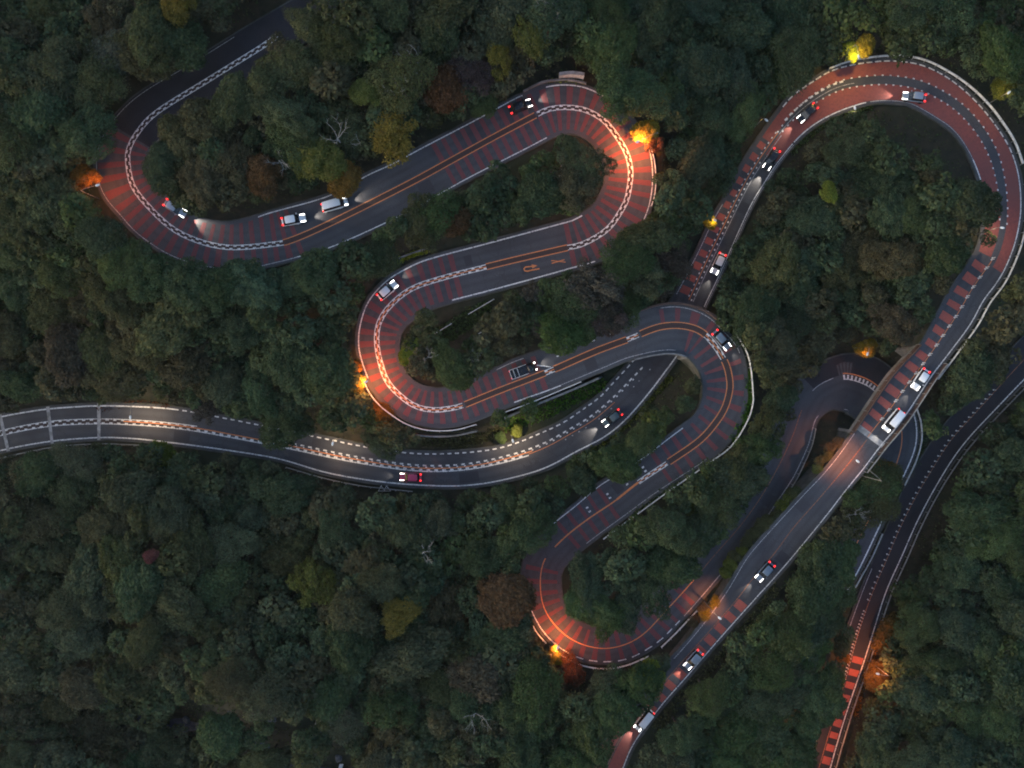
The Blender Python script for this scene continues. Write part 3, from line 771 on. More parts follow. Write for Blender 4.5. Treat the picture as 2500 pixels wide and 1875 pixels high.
# ------------------------------------------------------------------ guardrails, delineators, fences
post_me = MB().tube([(0, 0, -0.5), (0, 0, 0.85)], 0.07, 6).mesh('post')
post_me.materials.append(M['rail_grey'])
def poly_z(pts, zf):
    Q, s = catmull(pts, 10.0)
    return [unp(x, y, zf(x, y)) for x, y in Q]
def guardrail(pts, label, mat='rail_white', zf=None, h=0.72, w=0.17, pitch=2.0, group='guardrails along the bends'):
    if zf is None:
        zf = lambda x, y: (lambda n: n[0].z[n[1]])(near_road(x, y))
    W = poly_z(pts, zf)
    g = empty('guardrail', W[0]); tag(g, label, 'guardrail', group)
    o = Vector(W[0]); V = []; F = []
    prof = [(-0.5, 0.0), (-0.5, 0.30), (0.1, 0.36), (0.5, 0.30), (0.3, 0.18), (0.5, 0.0)]
    P = [Vector(p) - o for p in W]
    for i, p in enumerate(P):
        t = (P[min(i + 1, len(P) - 1)] - P[max(i - 1, 0)]); t.z = 0; t.normalize(); n = Vector((-t.y, t.x, 0))
        for a, b in prof: V.append(tuple(p + n * (a * w) + Vector((0, 0, h - 0.36 + b))))
    m = len(prof)
    for i in range(len(P) - 1):
        for k in range(m):
            a = i * m + k; b = i * m + (k + 1) % m; F.append((a, b, b + m, a + m))
    link('rail', pymesh('rail', V, F), g, M[mat])
    d = 0.0
    for i in range(len(P)):
        if i: d += (P[i] - P[i - 1]).length
        if i == 0 or d >= pitch:
            d = 0.0; po = link('post', post_me, g); t = (P[min(i + 1, len(P) - 1)] - P[max(i - 1, 0)]); t.z = 0; t.normalize()
            po.location = P[i] + Vector((t.y, -t.x, 0)) * 0.17
    return g
guardrail([(886,922),(904,960),(932,993),(980,1028),(1018,1044),(1059,1051),(1113,1049),(1163,1036)], 'white guardrail around the outside of the orange-lit left hairpin')
guardrail([(1225,1009),(1300,981),(1418,932)], 'straight white guardrail above the grass bank beside the underpass')
guardrail([(1795,816),(1820,858),(1831,899),(1836,956),(1836,985),(1823,1027),(1785,1087),(1732,1128),(1633,1197),(1570,1243),(1523,1277),(1472,1315)], 'long white guardrail outside the hairpin with the grass strip')
guardrail([(1365,1594),(1406,1617),(1447,1628),(1485,1630),(1529,1622),(1583,1600)], 'curved white guardrail below the lowest orange-lit hairpin')
guardrail([(1292,1507),(1309,1540),(1333,1568)], 'short white guardrail left of the lowest orange-lit hairpin')
guardrail([(1613,1578),(1650,1542),(1700,1489)], 'short straight white guardrail right of the lowest hairpin')
guardrail([(2022,170),(2069,153),(2116,144),(2164,139),(2211,140),(2259,151),(2306,174),(2356,207),(2405,252),(2443,300),(2474,350),(2493,402)], 'bright white guardrail around the outside of the red loop', w=0.26)
guardrail([(2235,998),(2245,1033),(2246,1077),(2232,1127),(2205,1184)], 'white guardrail on the dark curve just right of the bridge')
guardrail([(2151,1302),(2125,1360),(2091,1422),(2082,1439)], 'white guardrail between the two roads at lower right')
guardrail([(1573,334),(1588,364),(1597,399),(1600,443),(1597,478),(1589,505)], 'thin white guardrail outside the upper hairpin lit red', w=0.12)
guardrail([(2500,945),(2437,1010),(2377,1075),(2328,1139),(2282,1214),(2244,1288),(2212,1361),(2171,1453),(2139,1553),(2114,1632),(2085,1715),(2060,1794),(2036,1880)], 'long grey guardrail on the right edge of the dark lower road', 'rail_grey', w=0.12)
guardrail([(-20,1124),(0,1119),(127,1092),(240,1083),(342,1086)], 'grey guardrail below the road at the far left edge', 'rail_grey')
guardrail([(700,1140),(790,1166),(869,1183),(940,1192),(1008,1199)], 'grey guardrail below the road near the pink car', 'rail_grey')
guardrail([(2503,450),(2505,513),(2495,577),(2479,628),(2450,690),(2412,742),(2381,798),(2330,868),(2286,926)], 'white guardrail on the right edge of the road above the bridge')
guardrail([(1989,1046),(1981,1083),(1965,1122),(1941,1172),(1909,1220),(1862,1290)], 'grey guardrail on the bank left of the pinkish road', 'rail_grey', w=0.1)
guardrail([(1640,738),(1662,742),(1710,752),(1744,771),(1770,792)], 'brown guardrail above the underpass mouth', 'brown_steel', w=0.2)
for side, lab in ((1, 'pale handrail on the right parapet of the bridge'), (-1, 'dark handrail on the left parapet of the bridge')):
    ss = RB.samples(SPAN_B[0] - 8, SPAN_B[1] + 60) if side > 0 else RB.samples(SPAN_B[0] - 8, SPAN_B[1] + 8)
    pts = [RB.px(s, (RB.ev(RB.eL, s) + 1.5) if side > 0 else (-RB.ev(RB.eR, s) - 1.5)) for s in ss[::5]]
    guardrail(pts, lab, 'rail_grey' if side > 0 else 'brown_steel', h=1.25, w=0.12, zf=lambda x, y: RB.zz(RB.s_at(x, y)))

# flexible delineator posts along the two centre lines
dl = MB(); dl.tube([(0, 0, 0), (0, 0, 0.05)], 0.16, 8).tube([(0, 0, 0.05), (0, 0, 0.8)], 0.055, 8)
dl_me = dl.mesh('delineator_post'); dl_me.materials.append(M['rail_white'])
def delineators(key, p0, p1, pitch, off, label, group, pair=5.0):
    rd = ROADS[key]; s0, s1 = sorted((rd.s_at(*p0), rd.s_at(*p1))); s = s0
    k = 0
    while s < s1:
        o = link('delineator_post', dl_me); o.location = rd.pt(s, off, 0.018)
        tag(o, label, 'delineator', group)
        k += 1; s += pair if k % 2 else pitch - pair
delineators('B', (2425, 634), (2140, 1042), 28, -3.5, 'white delineator post on the centre line of the bridge road', 'delineator posts on the bridge road')
delineators('C', (2430, 955), (2120, 1475), 30, -5, 'pale delineator post on the centre line of the dark lower road', 'delineator posts on the dark lower road', 15)
delineators('C', (2112, 1490), (2060, 1675), 17, -5, 'delineator post glowing orange on the lit part of lower road', 'delineator posts on the lit lower road', 8)

def pipe_rail(pts, label, h=1.0, mat='rail_white'):
    W = []
    for x, y in pts:
        X, Y, Z = solve_ground(x, y, h); W.append((X, Y, Z))
    g = empty('handrail', W[0]); tag(g, label, 'handrail', 'handrails on the slope inside the bend')
    o = Vector(W[0])
    n = max(2, int((Vector(W[-1]) - Vector(W[0])).length / 2.0)); P = []
    for i in range(n + 1):
        f = i / n; p = Vector(W[0]).lerp(Vector(W[-1]), f) - o; P.append(p)
    link('rail', MB().tube([p + Vector((0, 0, h)) for p in P], 0.055, 5).mesh('rail'), g, M[mat])
    link('rail', MB().tube([p + Vector((0, 0, h * 0.55)) for p in P], 0.04, 5).mesh('rail'), g, M[mat])
    for p in P:
        q = link('post', post_me, g); q.location = p
    return g
pipe_rail([(1062, 814), (1102, 790)], 'thin white handrail, lower left one on the grassy slope')
pipe_rail([(1143, 767), (1206, 730)], 'thin white handrail, upper right one on the grassy slope')
pipe_rail([(1076, 869), (1093, 859)], 'tiny white handrail below the grassy slope')
pipe_rail([(1150, 826), (1176, 810)], 'white handrail below the middle of the grassy slope')
pipe_rail([(1208, 791), (1225, 782)], 'short white handrail right of the grassy slope')
pipe_rail([(1043, 839), (1062, 871)], 'white handrail slanting downhill beside the lime tree')

# white A-frame pair below the road
x0, y0, z0 = solve_ground(938, 1192, 0.5)
fr = empty('trestle', (x0, y0, z0)); tag(fr, 'pair of white triangular frames below the road near the pink car', 'trestle')
for dx in (-0.55, 0.55):
    m = MB()
    for a, b in (((-.62, -.55, .15), (0, .55, 1.0)), ((.62, -.55, .15), (0, .55, 1.0)), ((-.72, -.6, .15), (.72, -.6, .15))):
        m.tube([(a[0] + dx, a[1], a[2]), (b[0] + dx, b[1], b[2])], 0.06, 5)
    link('frame', m.mesh('frame'), fr, M['rail_white'])
    link('leg', MB().tube([(dx, .55, -0.3), (dx, .55, 1.0)], 0.05, 5).mesh('leg'), fr, M['rail_white'])

# pale coping wall above the upper hairpin and a low kerb wall beside it
def wall_strip(name, pts, width, h, z_add, mat, label, zf=None):
    Q, _ = catmull(pts, 10.0); V = []; F = []
    for i, p in enumerate(Q):
        t = Q[min(i + 1, len(Q) - 1)] - Q[max(i - 1, 0)]; t = t / np.linalg.norm(t); n = np.array([-t[1], t[0]]) * width / 2
        z = (zf(p[0], p[1]) if zf else near_road(*p)[0].z[near_road(*p)[1]]) + z_add
        a = unp(p[0] + n[0], p[1] + n[1], z); b = unp(p[0] - n[0], p[1] - n[1], z)
        V += [a, b, (b[0], b[1], z - h), (a[0], a[1], z - h)]
    for i in range(len(Q) - 1):
        for k in range(4):
            a, b = 4 * i + k, 4 * i + (k + 1) % 4; F.append((a, b, b + 4, a + 4))
    F.append((0, 1, 2, 3)); m = 4 * (len(Q) - 1); F.append((m + 3, m + 2, m + 1, m))
    o = link(name, pymesh(name, V, F), None, M[mat]); tag(o, label, 'wall'); return o
wall_strip('retaining_wall', [(1366,180),(1396,177),(1427,181)], 8, 4.0, 1.6, 'pale_concrete', 'short pale concrete wall top above the upper hairpin')
wall_strip('kerb_wall', [(1278,222),(1320,201),(1350,195),(1390,194),(1432,202)], 4, 2.5, 0.45, 'concrete', 'low curved wall behind the top edge of the upper hairpin')
wall_strip('kerb_wall', [(970,632),(1005,618),(1043,607)], 4, 2.0, 0.4, 'concrete', 'low wall with lit grass above the bend with the white car')
wall_strip('retaining_wall', [(1010,1062),(1060,1066),(1110,1064),(1163,1053)], 4, 4.0, -0.6, 'concrete', 'concrete wall below the guardrail of the orange-lit left hairpin')
wall_strip('retaining_wall', [(1230,1022),(1310,988),(1420,942),(1480,915)], 5, 5.0, -0.6, 'concrete', 'long concrete wall below the straight guardrail beside the underpass')

# ------------------------------------------------------------------ tree kit
def crown_mesh(name, seed, nl, lobe, n, size, flat=0.72, spread=0.72, jitter=0.10, updir=0.35):
    r = np.random.default_rng(seed)
    C = []; tries = 0; f2, f3, q2, q3 = r.uniform(.08, .24), r.uniform(.06, .2), r.uniform(0, 6.28), r.uniform(0, 6.28)
    while len(C) < nl and tries < 4000:
        tries += 1
        d = r.normal(size=3); d /= np.linalg.norm(d)
        if d[2] < -0.35: continue
        c = d * spread * r.uniform(0.75, 1.08) * np.array([r.uniform(.9, 1.1), r.uniform(.9, 1.1), flat])
        if r.random() < 0.15: c *= 0.5
        ph = math.atan2(c[1], c[0]); g_ = 1 + f2 * math.sin(2 * ph + q2) + f3 * math.sin(3 * ph + q3); c[0] *= g_; c[1] *= g_; c[2] *= r.uniform(0.7, 1.12)
        rad = r.uniform(*lobe)
        if all(np.linalg.norm(c - c2) > 0.6 * min(rad, r2) for c2, r2 in C): C.append((c, rad))
    cs = np.array([c for c, _ in C]); rs = np.array([q for _, q in C])
    tone = r.uniform(0.76, 1.22, len(C))
    P = np.zeros((0, 3)); D = np.zeros((0, 3)); K = np.zeros(0, int)
    while len(P) < n:
        k = r.choice(len(C), size=n, p=rs**2 / (rs**2).sum())
        d = r.normal(size=(n, 3)); d /= np.linalg.norm(d, axis=1)[:, None]
        d[:, 2] = np.where(d[:, 2] < -0.3, -d[:, 2], d[:, 2])
        p = cs[k] + d * (rs[k] * r.uniform(0.82, 1.06, n))[:, None] + r.normal(size=(n, 3)) * jitter * rs[k][:, None]
        dist = np.linalg.norm(p[:, None, :] - cs[None], axis=2) / rs[None]
        keep = dist.min(1) > 0.74
        P = np.vstack([P, p[keep]]); D = np.vstack([D, d[keep]]); K = np.r_[K, k[keep]]
    P, D, K = P[:n], D[:n], K[:n]
    nrm = D * 0.55 + r.normal(size=(n, 3)) * 0.42; nrm[:, 2] += updir; nrm /= np.linalg.norm(nrm, axis=1)[:, None]
    a = np.cross(nrm, r.normal(size=(n, 3))); a /= np.linalg.norm(a, axis=1)[:, None]; b = np.cross(nrm, a)
    L = size * r.uniform(0.7, 1.35, n)[:, None]; W = L * r.uniform(0.45, 0.75, n)[:, None]
    V = np.stack([P - a * L, P + b * W, P + a * L, P - b * W], 1)
    g = r.uniform(0.68, 1.32, n) * tone[K]
    hue = r.normal(0, 0.07, n)
    tint = np.stack([g * (1 + hue), g, g * (1 - 0.6 * hue)], 1)
    return V, np.clip(tint, 0.3, 2.0)

VAR = {}
CROWN = {'evergreen': [], 'broadleaf': [], 'loose': []}
for k in range(5):
    V, t = crown_mesh('e', 100 + k, 64 + 6 * k, (0.13, 0.30), 7600, 0.034 + 0.005 * k, spread=0.78); CROWN['evergreen'].append((quadmesh('crown', V, t), V, t))
for k in range(6):
    V, t = crown_mesh('b', 200 + k, 40 + 5 * k, (0.14, 0.36), 6400, 0.036 + 0.006 * k, spread=0.74, jitter=0.2); CROWN['broadleaf'].append((quadmesh('crown', V, t), V, t))
for k in range(4):
    V, t = crown_mesh('l', 300 + k, 30, (0.13, 0.26), 3600, 0.050, spread=0.80, jitter=0.32); CROWN['loose'].append((quadmesh('crown', V, t), V, t))
for kk in CROWN:
    for me, _, _ in CROWN[kk]: me.materials.append(M['leaf'])
V, t = crown_mesh('c', 400, 26, (0.24, 0.4), 680, 0.104); LOWPOLY = [(V, t)]
for k in range(3):
    V, t = crown_mesh('c', 401 + k, 22 + 4 * k, (0.24, 0.4), 680, 0.104, spread=0.7); LOWPOLY.append((V, t))

def trunk_mesh(seed):
    r = random.Random(seed); m = MB()
    m.tube([(0, 0, -0.08), (0.01, 0.0, 0.05), (0.02, 0.01, 0.4), (0.0, 0.02, 0.75), (0, 0, 1.0)], [0.075, 0.058, 0.048, 0.038, 0.018], 7)
    for k in range(6):
        a = k * 1.05 + r.uniform(-.3, .3); z = r.uniform(0.5, 0.8); l = r.uniform(0.35, 0.62)
        m.tube([(0, 0.01, z), (math.cos(a) * l * .5, math.sin(a) * l * .5, z + 0.12), (math.cos(a) * l, math.sin(a) * l, z + 0.22)], [0.026, 0.017, 0.007], 5)
    me = m.mesh('trunk', True); me.materials.append(M['bark']); return me
TRUNK = [trunk_mesh(s) for s in range(4)]

COLS = {
 'dark green': (0.050, 0.074, 0.040), 'green': (0.060, 0.090, 0.036), 'blue-green': (0.050, 0.078, 0.048), 'olive': (0.066, 0.072, 0.035),
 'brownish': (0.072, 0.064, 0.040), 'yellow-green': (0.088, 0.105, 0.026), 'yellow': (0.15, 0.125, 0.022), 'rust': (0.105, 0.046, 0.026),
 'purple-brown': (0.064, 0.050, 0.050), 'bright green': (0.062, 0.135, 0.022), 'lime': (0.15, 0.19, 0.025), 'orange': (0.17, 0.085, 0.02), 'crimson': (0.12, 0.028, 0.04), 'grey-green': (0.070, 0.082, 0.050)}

MEANC = np.array((0.058, 0.072, 0.037))
def make_tree(x, y, r, h, colname, kind, name='broadleaf_tree', seed=None):
    rs = np.random.default_rng(seed if seed is not None else int(abs(x * 971 + y * 613) * 10) % 100003)
    z = tz(x, y)
    root = empty(name, (x, y, z - 0.1), rs.uniform(0, 6.28))
    me = CROWN[kind][rs.integers(len(CROWN[kind]))][0]
    cr = link('crown', me, root)
    rz = r * rs.uniform(0.46, 0.72); an = rs.uniform(0.8, 1.25)
    cr.location = (0, 0, h - rz * 0.62); cr.scale = (r * an, r / an, rz)
    c = (np.array(COLS[colname]) * 0.7 + MEANC * 0.3) * 0.88 * rs.uniform(0.84, 1.16) * (1 + rs.normal(0, 0.05, 3))
    cr.color = (*np.clip(c, 0.005, 1), 1)
    tk = link('trunk', TRUNK[rs.integers(4)], root); tk.scale = (r * 0.9, r * 0.9, h - rz * 0.3)
    return root

# ------------------------------------------------------------------ where trees may stand
rp = []                                     # visible road surface in photo pixels
for rd in ROADS.values():
    for i in range(0, len(rd.s), 2):
        for f in np.linspace(0, 1, 9):
            x, y = rd.px(rd.s[i], -rd.eR[i] + f * (rd.eL[i] + rd.eR[i])); rp.append((x, y))
rp = np.array(rp)
COVER = [(365,405,42),(400,455,30),(480,515,32),(560,535,30),(620,525,18),(220,330,62),(250,400,25),(280,560,40),(330,610,40),(400,640,40),(480,662,55),(560,672,55),(640,665,45),(745,640,38),(775,625,25),(560,130,35),(470,165,42),(400,205,42),(330,255,40),(690,150,55),(600,205,35),(560,245,35),(480,290,30),(760,70,45),(290,300,30),
 (935,415,38),(965,560,30),(1005,530,40),(1050,500,40),(1100,475,25),(1480,250,55),(1530,290,38),(1450,230,24),(1225,262,28),(1545,600,52),(1510,625,45),(1585,555,35),(1590,510,18),(1470,640,18),(1395,345,34),(1430,380,40),(1450,420,36),(1440,480,30),(1340,345,16),(1410,535,18),
 (1120,745,30),(1060,770,36),(1010,800,36),(1000,850,34),(1005,900,30),(1050,950,26),(1110,950,30),(1160,930,34),(1200,915,26),(1355,850,40),(1420,840,35),(1480,810,38),(1530,790,38),(1580,770,34),(1610,755,18),(1220,1005,40),(1190,1030,35),
 (390,985,22),(440,1015,26),(490,1010,36),(560,1025,20),(650,1050,25),(700,1055,45),(745,1062,25),(935,1095,38),(980,1100,20),
 (1340,1140,18),(1560,1115,30),(1500,1160,40),(1460,1190,36),(1590,1100,20),(1350,1290,30),(1300,1330,46),(1350,1350,22),(1290,1380,24),(1370,1360,34),(1385,1390,22),(1385,1450,22),(1400,1500,20),(1430,1535,22),(1480,1540,26),(1530,1530,26),(1570,1490,32),(1620,1430,40),(1680,1360,44),(1740,1300,46),(1790,1240,44),(1840,1170,44),(1880,1100,42),(1905,1050,40),(1930,1000,32),(1955,950,24),(2000,905,28),
 (2155,1140,48),(2130,1190,42),(2140,1240,50),(2100,1260,40),(2080,1320,45),(2090,1420,25),(2060,1370,40),(2040,1440,46),(2000,1520,48),(1960,1600,45),(1920,1670,50),(1880,1750,50),(1830,1850,55),(1990,1590,20),(2070,1460,20),(2135,1070,40),
 (1640,1640,26),(1600,1680,36),(1560,1720,36),(1520,1760,36),(1480,1810,36),(1450,1860,36),(1585,1690,24),(1545,1775,12),
 (1775,440,18),(1805,395,20),(1838,350,18),(1868,310,16),(1910,262,14),
 (2410,490,30),(2420,540,26),(2405,590,32),(2370,650,32),(2340,690,14),
 (2102,1435,30),(2082,1480,32),(2062,1515,26),(2045,1570,24),(2240,1110,26),(2300,1010,25),(2370,930,30),(2430,870,40),(2040,1690,30),(2030,1725,26),(2050,1660,12)]
keep = np.ones(len(rp), bool)
for x, y, r in COVER: keep &= (rp[:, 0] - x)**2 + (rp[:, 1] - y)**2 > r * r
for key, p0, p1, la, lb in (('A',(2190,1130),(1785,1915),-200,200),('A',(1600,1520),(1962,990),8,200),('A',(850,-30),(400,263),-200,-44),('A',(850,-30),(350,310),14,200),('A',(850,-30),(700,72),-200,200),('A',(1372,1318),(1326,1378),-200,200),
                            ('B',(1655,1628),(1462,1925),-200,-8),('C',(2560,815),(2385,1004),-200,-2),('C',(2385,1004),(2120,1475),-200,-24),('C',(2150,1400),(2062,1670),-200,-5),('C',(2055,1690),(1980,1935),-200,-18)):
    rd = ROADS[key]; a0, a1 = sorted((rd.s_at(*p0), rd.s_at(*p1)))
    ii = np.where((rd.s >= a0) & (rd.s <= a1))[0]
    for i in ii[::2]:
        dx = rp[:, 0] - rd.P[i, 0]; dy = rp[:, 1] - rd.P[i, 1]
        al = dx * rd.T[i, 0] + dy * rd.T[i, 1]; lt = dx * rd.N[i, 0] + dy * rd.N[i, 1]
        keep &= ~((np.abs(al) < 9) & (lt > la) & (lt < lb) & (lt < rd.eL[i] + 8) & (lt > -rd.eR[i] - 8))
# a short length stays open beside the guardrail between the two lower right roads
for i in range(len(RA.s)):
    if RA.s_at(2118, 1275) < RA.s[i] < RA.s_at(2085, 1345): keep |= (np.hypot(rp[:, 0] - RA.px(RA.s[i], 28)[0], rp[:, 1] - RA.px(RA.s[i], 28)[1]) < 12)
OPEN = [(2151,1302),(2140,1328),(2125,1360),(2108,1390),(2091,1422),(2130,1300),(2115,1335),(2098,1370),(2235,998),(2245,1033),(2246,1077),(2240,1105),(2232,1127),(2218,1160),(2205,1184),(2107,1625),(2095,1660),(2078,1708),(2066,1748),(2053,1787),(2065,1705),(2045,1765)]
rp_vis = np.vstack([rp[keep], np.array(OPEN, float)])
# photo-pixel spots kept clear of tall crowns (grass banks, the open strips beside roads)
CLEAR = [(1395,185,40),(1100,800,38),(1150,770,34),(1190,745,20),(1000,612,22),(1060,600,14),(1440,955,20),(1390,970,20),(1480,940,16),(1340,1000,18),(1100,1060,18),(1040,1060,14),(1180,1045,14),(2200,290,45),(2280,330,40),(2330,390,34),(2130,272,18),(2364,450,20),(1650,930,22),(1620,965,16),(1840,960,18),(1838,1000,16),(1760,1120,12),(1830,1340,24),(1900,1250,24),(1950,1200,22),(1740,1480,20),(1780,1430,18),(1700,1510,14),(2040,1090,18),(2010,1130,16),(1990,1080,18),(2060,1040,18),(2030,1020,16),(938,1195,20),(1490,900,10),(210,433,34),(1582,320,28),(873,936,14),(872,890,10),(2116,850,20),(2100,116,28),(1392,1628,34),(1358,1604,14),(1730,541,14),(2442,215,24),(2143,1648,18),(2120,1352,40),(2098,1400,32),(2145,1305,32),(2080,1440,18),(2225,1125,14),(1984,1838,14),(1265,1035,14),(2250,960,20),(2255,1100,10),(1720,745,14),(1250,1076,14),(470,1745,26),(600,1752,24),(690,1790,26),(820,1855,26),(1370,395,8)]

def world_ok(x, y, margin):
    return ((cloud[:, 0] - x)**2 + (cloud[:, 1] - y)**2).min() > margin**2
deckpts = np.array([rd.pt(s, o) for rd, sp in ((RA, SPAN_A), (RB, SPAN_B)) for s in np.arange(sp[0], sp[1], 12) for o in (-50, -25, 0, 25, 50)])

PLACED = []     # px, py, r_px, x, y, r, h
def try_tree(px, py, r, h, force=False, gap=0.72, clear=0.0):
    x, y, z = solve_ground(px, py, h - 0.45 * r)
    ppx = 2500.0 / (FOC * (CZ - (z + h - 0.45 * r)))
    rpx = r * ppx
    if not force:
        if ((rp_vis[:, 0] - px)**2 + (rp_vis[:, 1] - py)**2).min() < (rpx * 0.88)**2: return None
        for cx, cy, cr in CLEAR:
            if (px - cx)**2 + (py - cy)**2 < (cr + rpx * 0.8)**2: return None
        if PLACED:
            A = np.array(PLACED)
            if ((A[:, 0] - px)**2 + (A[:, 1] - py)**2 < (gap * (A[:, 2] + rpx))**2).any(): return None
    if clear and any((px - cx)**2 + (py - cy)**2 < (cr + rpx * 0.7)**2 for cx, cy, cr in CLEAR): return None
    if clear and ((rp_vis[:, 0] - px)**2 + (rp_vis[:, 1] - py)**2).min() < (rpx * clear)**2: return None
    if not world_ok(x, y, 0.9): return None
    if ((deckpts[:, 0] - x)**2 + (deckpts[:, 1] - y)**2).min() < 6.0: return None
    PLACED.append((px, py, rpx, x, y, r, h))
    return x, y, r, h

ZONES = [  # (phrase, px, py) for labels: nearest one names the place
 ('in the top left corner', 130, 120), ('left of the upper left bend', 110, 400), ('beside the dark road at top left', 480, 60),
 ('below the upper left bend', 300, 720), ('inside the upper left bend', 520, 380), ('above the long upper straight', 800, 250), ('at the top edge left of centre', 960, 60),
 ('left of the upper hairpin', 1120, 160), ('above the upper hairpin', 1420, 90), ('inside the upper hairpin', 1300, 430), ('under the long upper straight', 1050, 520),
 ('right of the upper hairpin', 1660, 300), ('at the top edge right of centre', 1750, 80), ('above the red loop', 2150, 60), ('in the top right corner', 2430, 100),
 ('inside the red loop near its top', 2120, 380), ('in the middle of the red loop', 2080, 560), ('in the lower part of the red loop', 2000, 750), ('beside the bridge on its right', 2420, 820),
 ('left of the middle hairpin', 680, 800), ('above the left road near the edge', 150, 850), ('above the left road', 420, 900), ('inside the middle hairpin', 1120, 830), ('between the middle roads', 1420, 720),
 ('west of the striped road', 1640, 520), ('right of the underpass hairpin', 1900, 860), ('inside the underpass hairpin', 1650, 950), ('below the left road near the edge', 130, 1250), ('below the left road', 480, 1220), ('under the road with the pink car', 800, 1280),
 ('below the road right of the pink car', 1150, 1290), ('between the road and the grass bank', 1420, 1130), ('inside the lowest hairpin', 1500, 1430), ('along the bank right of the guardrail', 1780, 1150), ('between bridge road and dark road', 2130, 1250),
 ('right of the dark road', 2360, 1250), ('at the right edge below centre', 2440, 1500), ('in the lower right corner', 2330, 1750), ('between the two lower right roads', 1800, 1700), ('left of the dark road near the bottom', 1930, 1560),
 ('below the lowest hairpin', 1420, 1720), ('left of the lowest hairpin', 1170, 1560), ('at the bottom centre', 1180, 1790), ('above the stream', 700, 1600), ('left of the stream', 280, 1640), ('in the bottom left corner', 120, 1800), ('at the lower left edge', 120, 1480), ('below the stream', 550, 1830), ('in the lower left forest', 430, 1430), ('in the lower middle forest', 930, 1480)]

def zone_of(px, py):
    return min(ZONES, key=lambda q: (q[1] - px)**2 + (q[2] - py)**2)[0]

# palette by place: (px, py, radius, {colour: weight}, crown kind)
PAL = [
 (680, 830, 210, {'dark green': 5, 'blue-green': 3, 'green': 1}, 'evergreen'), (1600, 180, 260, {'dark green': 5, 'blue-green': 3, 'green': 2}, 'evergreen'),
 (1500, 1420, 150, {'dark green': 4, 'green': 3, 'blue-green': 2}, 'evergreen'), (1180, 1280, 190, {'dark green': 4, 'green': 3, 'blue-green': 2}, 'evergreen'),
 (1720, 1230, 110, {'green': 4, 'dark green': 2, 'yellow-green': 1}, 'evergreen'), (1850, 1700, 160, {'dark green': 4, 'green': 4, 'blue-green': 1}, 'evergreen'),
 (1400, 1720, 160, {'dark green': 4, 'green': 3, 'grey-green': 1}, 'evergreen'), (2350, 1450, 300, {'dark green': 4, 'blue-green': 2, 'green': 2}, 'evergreen'),
 (2050, 560, 260, {'dark green': 4, 'blue-green': 2, 'brownish': 2, 'olive': 1}, 'evergreen'), (1950, 850, 120, {'brownish': 3, 'dark green': 2, 'olive': 2}, 'broadleaf'),
 (1300, 430, 130, {'green': 4, 'dark green': 3, 'brownish': 1}, 'broadleaf'), (1050, 520, 130, {'green': 4, 'olive': 2, 'dark green': 2}, 'broadleaf'),
 (1440, 700, 150, {'purple-brown': 3, 'green': 3, 'dark green': 3}, 'broadleaf'), (1100, 800, 130, {'olive': 3, 'brownish': 2, 'green': 2}, 'broadleaf'),
 (900, 150, 300, {'olive': 4, 'brownish': 4, 'grey-green': 2, 'green': 1, 'dark green': 2}, 'broadleaf'), (500, 350, 180, {'olive': 4, 'brownish': 3, 'dark green': 2}, 'broadleaf'),
 (150, 150, 300, {'olive': 3, 'dark green': 3, 'brownish': 3, 'grey-green': 1}, 'broadleaf'), (150, 620, 220, {'dark green': 4, 'olive': 2, 'green': 1}, 'evergreen'),
 (150, 850, 200, {'brownish': 3, 'olive': 3, 'dark green': 3, 'purple-brown': 1}, 'broadleaf'), (400, 900, 160, {'brownish': 3, 'olive': 3, 'dark green': 2}, 'broadleaf'),
 (400, 1400, 400, {'dark green': 4, 'olive': 4, 'brownish': 2, 'grey-green': 3}, 'broadleaf'), (900, 1550, 350, {'dark green': 3, 'olive': 3, 'brownish': 3, 'grey-green': 3, 'blue-green': 2}, 'broadleaf'),
 (2250, 80, 200, {'dark green': 4, 'green': 2, 'brownish': 1}, 'evergreen'), (2400, 830, 120, {'dark green': 3, 'brownish': 2, 'olive': 2}, 'broadleaf'), (2100, 1250, 120, {'olive': 3, 'green': 2, 'brownish': 2}, 'broadleaf')]
def palette(px, py):
    w = [(math.hypot(p[0] - px, p[1] - py) / p[2], p) for p in PAL]
    p = min(w, key=lambda q: q[0])[1]
    ks = list(p[3]); ww = np.array([p[3][k] for k in ks], float)
    k = ks[int(rng.choice(len(ks), p=ww / ww.sum()))]
    kind = p[4] if rng.random() < 0.75 else ('broadleaf' if p[4] == 'evergreen' else 'loose' if rng.random() < 0.4 else 'evergreen')
    return k, kind

TREES = []      # root, colour, kind, px, py, r
def put(px, py, r, h, col, kind, label=None, name='broadleaf_tree', force=True, clear=0.0):
    q = None
    for d in (0, 8, 16, 24, 32, 42, 54):
        for a in (np.linspace(0, 6.28, 13)[:-1] if d else (0,)):
            q = try_tree(px + d * math.cos(a), py + d * math.sin(a), r, h, force, clear=clear)
            if q is not None: break
        if q is not None: break
    if q is None: return None
    root = make_tree(*q, col, kind, name)
    TREES.append((root, col, kind, px, py, q[2], label))
    return root

